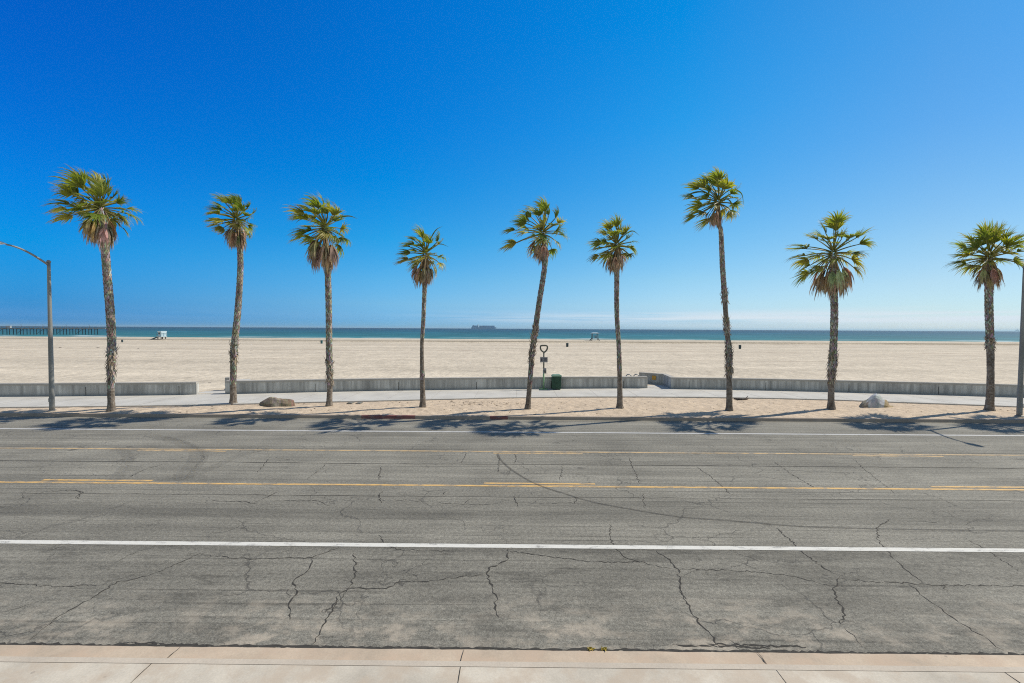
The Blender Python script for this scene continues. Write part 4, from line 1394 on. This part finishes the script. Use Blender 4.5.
beach_bin(122.2, 342.2, 2.6, M['beach_bin'], 'small dark bin on the beach right of the tallest bushy palm')
beach_bin(321.6, 343.6, 3.4, M['teal_bin'], 'small teal bin on the beach left of the brown-skirted palm trunk')
beach_bin(567.3, 346.9, 4.0, M['beach_bin'], 'dark bin on the beach below the open-sided lifeguard tower')
beach_bin(739.9, 348.8, 4.0, M['beach_bin'], 'dark bin on the beach right of the shaggy palm trunk')

M['kelp'] = simple('dry_kelp', (0.075, 0.05, 0.04), 0.9, 0.3, 6)
kel = [(60, 347.6, 3, 'left of the left lamp post and the farthest left'), (97.5, 347.8, 3, 'between the left lamp post and the bushy palm'), (138.3, 348.3, 2.2, 'below the blue-white lifeguard tower'),
       (251.6, 350.4, 2.4, 'right of the second palm trunk'), (209.5, 382.3, 2.4, 'nearest the left gap of the wall')]
for i, (x, y, wpx, lab) in enumerate(kel):
    p = G(x, y, .22); p.z = .2
    w = wpx * p.y / FPX
    mb = MB(); rg = random.Random(i)
    for j in range(14):
        a_ = rg.uniform(0, 6.28)
        q = p + Vector((rg.gauss(0, w * .25), rg.gauss(0, w * .2), 0))
        mb.tube([q + Vector((0, 0, -.02)), q + Vector((math.cos(a_) * w * .12, math.sin(a_) * w * .12, w * .10)), q + Vector((math.cos(a_) * w * .3, math.sin(a_) * w * .3, .0))],
                [w * .05, w * .05, w * .015], 5)
    tag(mb.build('kelp_clump', M['kelp'], origin=p), 'dark kelp clump on the sand ' + lab, 'kelp', 'kelp clumps on the beach')

# lifeguard towers
M['tower_white'] = simple('tower_white_paint', (0.52, 0.62, 0.66), 0.5, 0.08, 3)
M['tower_blue'] = simple('tower_blue_paint', (0.22, 0.38, 0.46), 0.55, 0.1, 3)
M['tower_dark'] = simple('tower_opening', (0.05, 0.07, 0.09), 0.6, 0.1, 3)
M['tower_leg'] = simple('tower_timber', (0.13, 0.11, 0.10), 0.8, 0.15, 3)

Yt = 132.0
c = AT(161.8, 339.2, Yt); gz = .35
root = empty('lifeguard_tower', (c.x, Yt, gz), 'closed blue-white lifeguard tower on stilts right of the bushy palm', 'lifeguard tower', 'lifeguard towers')
k = Yt / FPX
zf = AT(162, 336.4, Yt).z; zr = AT(162, 331.2, Yt).z
hut = (AT(163.2, 335, Yt).x - AT(159.6, 335, Yt).x)
for sx_ in (-1, 1):
    for sy_ in (-1, 1):
        mb = MB(); mb.tube([(c.x + sx_ * hut * .48, Yt + sy_ * .9, gz - .2), (c.x + sx_ * hut * .42, Yt + sy_ * .8, zf)], .12, 6); mb.build('leg', M['tower_leg'], root)
mb = MB(); mb.box((c.x, Yt, zf), (hut * 1.22, 2.4, .14)); mb.build('deck', M['tower_white'], root)
mb = MB(); mb.box((c.x, Yt + .2, (zf + zr) / 2 - .05), (hut * .92, 1.9, zr - zf - .2), taper=1.06); cab = mb.build('cabin', M['tower_white'], root)
mb = MB(); mb.box((c.x - hut * .12, Yt - .78, (zf + zr) / 2 + .12), (hut * .36, .06, (zr - zf) * .35)); mb.build('shutter', M['tower_dark'], cab)
mb = MB(); mb.box((c.x + hut * .05, Yt + .1, zr - .05), (hut * 1.1, 2.3, .16), taper=.9); mb.build('roof', M['tower_white'], root)
mb = MB()
for zz_ in (.55, 1.0):
    mb.box((c.x - hut * .60, Yt, zf + zz_), (.06, 2.3, .06)); mb.box((c.x + hut * .60, Yt, zf + zz_), (.06, 2.3, .06))
for sx_ in (-1, 1):
    for yy_ in (-1.1, 0, 1.1): mb.box((c.x + sx_ * hut * .60, Yt + yy_, zf + .5), (.08, .08, 1.05))
mb.build('railing', M['tower_blue'], root)
mb = MB()
a_, b_ = Vector((c.x - hut * .7, Yt - .5, zf)), Vector((c.x - hut * .7 - 2.2, Yt - .7, gz))
mb.add([a_ + Vector((0, -.5, 0)), a_ + Vector((0, .5, 0)), b_ + Vector((0, .5, 0)), b_ + Vector((0, -.5, 0)),
        a_ + Vector((0, -.5, -.12)), a_ + Vector((0, .5, -.12)), b_ + Vector((0, .5, -.12)), b_ + Vector((0, -.5, -.12))],
       [(0, 1, 2, 3), (7, 6, 5, 4), (0, 3, 7, 4), (1, 5, 6, 2), (0, 4, 5, 1), (3, 2, 6, 7)])
mb.build('ramp', M['tower_blue'], root)

Yt = 133.0
c = AT(594.8, 340.5, Yt); gz = Z_BERM - .12
root = empty('lifeguard_tower', (c.x, Yt, gz), 'open-sided lifeguard tower with a white roof on splayed legs left of the small crowned palm', 'lifeguard tower', 'lifeguard towers')
zr = AT(595, 333.2, Yt).z; zf = AT(595, 338.2, Yt).z
rw = AT(598.8, 335, Yt).x - AT(591.2, 335, Yt).x
for sx_ in (-1, 1):
    for sy_ in (-1, 1):
        mb = MB(); mb.tube([(c.x + sx_ * rw * .60, Yt + sy_ * 1.3, gz - .2), (c.x + sx_ * rw * .36, Yt + sy_ * .8, zf), (c.x + sx_ * rw * .33, Yt + sy_ * .75, zr)], [.11, .09, .08], 6); mb.build('leg', M['tower_leg'], root)
mb = MB(); mb.box((c.x, Yt, zf), (rw * .86, 2.0, .14)); mb.build('deck', M['tower_blue'], root)
mb = MB(); mb.box((c.x, Yt, zr), (rw, 2.6, .14)); mb.box((c.x, Yt, zr + .13), (rw * .9, 2.3, .12), taper=.6); mb.build('roof', M['tower_white'], root)
mb = MB()
for zz_ in (.45, .85):
    for s_ in (-1, 1): mb.box((c.x, Yt + s_ * .95, zf + zz_), (rw * .84, .06, .07)); mb.box((c.x + s_ * rw * .42, Yt, zf + zz_), (.06, 1.9, .07))
mb.build('railing', M['tower_blue'], root)
mb = MB(); mb.box((c.x + rw * .16, Yt + .2, zf + .38), (rw * .34, .7, .75)); mb.build('chest', M['tower_blue'], root)
mb = MB(); mb.tube([(c.x - rw * .44, Yt - .9, zf), (c.x - rw * .86, Yt - 1.6, gz - .1)], .07, 6); mb.tube([(c.x - rw * .44, Yt - .4, zf), (c.x - rw * .86, Yt - 1.1, gz - .1)], .07, 6)
for t in np.linspace(.1, .9, 6):
    mb.tube([(c.x - rw * (.44 + .42 * t), Yt - .9 - .7 * t, zf + (gz - zf) * t), (c.x - rw * (.44 + .42 * t), Yt - .4 - .7 * t, zf + (gz - zf) * t)], .05, 5)
mb.build('ladder', M['tower_leg'], root)

# ------------------------------------------------------------------ pier
M['pier_timber'] = simple('pier_timber', (0.12, 0.10, 0.085), 0.85, 0.25, .8)
M['pier_deck'] = simple('pier_deck', (0.28, 0.235, 0.21), 0.85, 0.2, .5)
M['pier_white'] = simple('pier_white', (0.62, 0.62, 0.62), 0.6, 0.1, 1)
e1 = AT(106.5, 328.3, 345.0); e0 = AT(-70, 327.4, 305.0)
root = empty('pier', (e0.x, e0.y, Z_SEA), 'long timber pier on many piles standing in the sea at the far left', 'pier')
d = (e1 - e0); d.z = 0; Lp = d.length; d.normalize(); ang = math.atan2(d.y, d.x); sd = Vector((-d.y, d.x, 0))
dz = e1.z
mid = (e0 + e1) / 2
mb = MB(); mb.box((mid.x, mid.y, dz - .28), (Lp, 6.0, .5), ang); mb.build('deck', M['pier_deck'], root)
for s_ in (-1, 1):
    mb = MB()
    for zz_ in (.55, 1.0):
        q = mid + sd * s_ * 2.9; mb.box((q.x, q.y, dz + zz_), (Lp, .12, .12), ang)
    for i in range(int(Lp / 2.4)):
        q = e0 + d * (i * 2.4 + .3) + sd * s_ * 2.9; mb.box((q.x, q.y, dz + .5), (.14, .14, 1.0), ang)
    mb.build('railing', M['pier_deck'], root)
mb = MB()
nb = int(Lp / 3.6)
rg = random.Random(3)
for i in range(nb):
    q = e0 + d * (i * 3.6 + .5)
    mb.box((q.x, q.y, dz - .7), (.4, 6.2, .35), ang)
    if i < nb - 1 and i % 3 == 0:
        a_ = q + sd * -2.6; b_ = a_ + d * 3.6
        mb.tube([(a_.x, a_.y, Z_SEA + .6), (b_.x, b_.y, dz - .8)], .13, 5)
mb.build('cap_beams', M['pier_timber'], root)
for i in range(nb):
    q = e0 + d * (i * 3.6 + .5 + rg.uniform(-.2, .2))
    for s_ in (-1, 1):
        p = q + sd * s_ * 2.5
        mb = MB(); mb.tube([(p.x, p.y, Z_SEA - 1.5), (p.x, p.y, dz - .5)], .21, 7)
        mb.build('pile', M['pier_timber'], root)
q = AT(8.6, 326.9, 325); mb = MB(); mb.box((q.x, q.y, dz + .75), (2.4, 1.8, 1.4), ang); mb.box((q.x, q.y, dz + 1.5), (2.8, 2.2, .14), ang); mb.build('shelter', M['pier_white'], root)
for xx in (20, 38, 58, 78, 98):
    q = AT(xx, 327, 325); q = e0 + d * (q - e0).dot(d) + sd * 2.7
    mb = MB(); mb.tube([(q.x, q.y, dz), (q.x, q.y, dz + 2.6), (q.x - .7, q.y, dz + 2.75)], .06, 5); mb.build('lamp_post', M['pier_timber'], root)

# ------------------------------------------------------------------ ship and oil platform on the horizon
M['hull'] = simple('haze_blue_hull', (0.28, 0.44, 0.60), 0.6, 0.1, .02)  # distance haze put into the hull colour as pale blue
M['ship_grey'] = simple('ship_upperworks', (0.45, 0.48, 0.52), 0.6, 0.1, .02)
M['boxes'] = vcol('haze_blue_containers', 0.7, 0.1, .02)
Ys = 5200.0
a = AT(471.2, 327.5, Ys); b = AT(496.4, 327.5, Ys)
Ls = b.x - a.x; cx = (a.x + b.x) / 2
root = empty('container_ship', (cx, Ys, Z_SEA), 'long container ship coloured haze blue on the horizon above the middle of the beach', 'ship')
mb = MB()
hd = 17.0; wd = 38.0
plan = [(-Ls / 2, -wd * .35), (-Ls * .42, -wd / 2), (Ls * .36, -wd / 2), (Ls * .46, -wd * .25), (Ls / 2, 0), (Ls * .46, wd * .25), (Ls * .36, wd / 2), (-Ls * .42, wd / 2), (-Ls / 2, wd * .35)]
n = len(plan)
vs = [(cx + x * .97, Ys + y * .85, Z_SEA - 2) for x, y in plan] + [(cx + x, Ys + y, Z_SEA + hd + (3 if x > Ls * .4 else 0)) for x, y in plan]
mb.add(vs, [tuple(range(n - 1, -1, -1)), tuple(range(n, 2 * n))] + [(i, (i + 1) % n, n + (i + 1) % n, n + i) for i in range(n)])
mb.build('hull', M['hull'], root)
rg = random.Random(4)
mb = MB()
bay = 13.5
x = -Ls * .46
while x < Ls * .40:
    if not (-Ls * .26 < x < -Ls * .20):
        mb = MB(); hh = rg.choice([21, 22, 22, 23])
        for row in range(-7, 8):
            for lev in range(int(hh / 2.6)):
                if lev >= int(hh / 2.6) - 1 and rg.random() < .3: continue
                if abs(row) < 7 and lev < int(hh / 2.6) - 2: continue
                c = rg.choice([(0.24, 0.38, 0.55), (0.28, 0.42, 0.58), (0.33, 0.45, 0.58), (0.22, 0.38, 0.54), (0.34, 0.40, 0.50)])  # container colours pre-faded to haze blue, on top of the haze volume
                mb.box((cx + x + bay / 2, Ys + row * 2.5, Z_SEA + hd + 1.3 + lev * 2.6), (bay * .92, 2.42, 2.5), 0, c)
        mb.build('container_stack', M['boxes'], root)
    x += bay
mb = MB(); mb.box((cx - Ls * .23, Ys, Z_SEA + hd + 15), (9, wd * .95, 30)); mb.box((cx - Ls * .23, Ys, Z_SEA + hd + 31), (10, wd * 1.08, 3)); mb.build('bridge_tower', M['ship_grey'], root)
mb = MB(); mb.box((cx - Ls * .40, Ys, Z_SEA + hd + 14), (8, 10, 28)); mb.build('funnel', M['hull'], root)
mb = MB(); mb.tube([(cx + Ls * .45, Ys, Z_SEA + hd), (cx + Ls * .45, Ys, Z_SEA + hd + 14)], .8, 6); mb.build('foremast', M['ship_grey'], root)

Yo = 9000.0
c = AT(1017.2, 330, Yo)
root = empty('oil_platform', (c.x, Yo, Z_SEA), 'tiny grey oil platform on the horizon beside the right lamp post', 'oil platform')
for sx_ in (-1, 1):
    for sy_ in (-1, 1):
        mb = MB(); mb.tube([(c.x + sx_ * 16, Yo + sy_ * 14, Z_SEA - 3), (c.x + sx_ * 12, Yo + sy_ * 11, Z_SEA + 20)], 1.6, 6); mb.build('leg', M['hull'], root)
mb = MB(); mb.box((c.x, Yo, Z_SEA + 22), (46, 32, 5)); mb.box((c.x, Yo, Z_SEA + 32), (40, 30, 4)); mb.box((c.x - 8, Yo, Z_SEA + 27), (18, 18, 8)); mb.build('deck', M['ship_grey'], root)
mb = MB(); mb.tube([(c.x + 10, Yo, Z_SEA + 33), (c.x + 10, Yo, Z_SEA + 62)], [3.5, 1], 4); mb.build('derrick', M['hull'], root)
mb = MB(); mb.tube([(c.x - 18, Yo, Z_SEA + 30), (c.x - 34, Yo, Z_SEA + 46)], .9, 5); mb.build('crane_boom', M['ship_grey'], root)

S.cycles.max_bounces = 6
S.cycles.use_denoising = False
S.cycles.denoiser = 'OPENIMAGEDENOISE'
S.cycles.denoising_prefilter = 'ACCURATE'
S.cycles.denoising_input_passes = 'RGB_ALBEDO_NORMAL'
S.cycles.filter_width = 1.1

m, nt = newmat('sea_air')
vol = nt.n('ShaderNodeVolumePrincipled', {'Color': (0.60, 0.86, 1.0, 1), 'Density': HAZE, 'Anisotropy': 0.2})
out = nt.n('ShaderNodeOutputMaterial'); m.node_tree.links.new(vol.outputs[0], out.inputs[1])
mb = MB(); mb.box((0, 14000, 27), (60000, 32000, 60))
tag(mb.build('haze', m), 'thin sea haze fading the far ship', kind='stuff')
S.cycles.volume_bounces = 0
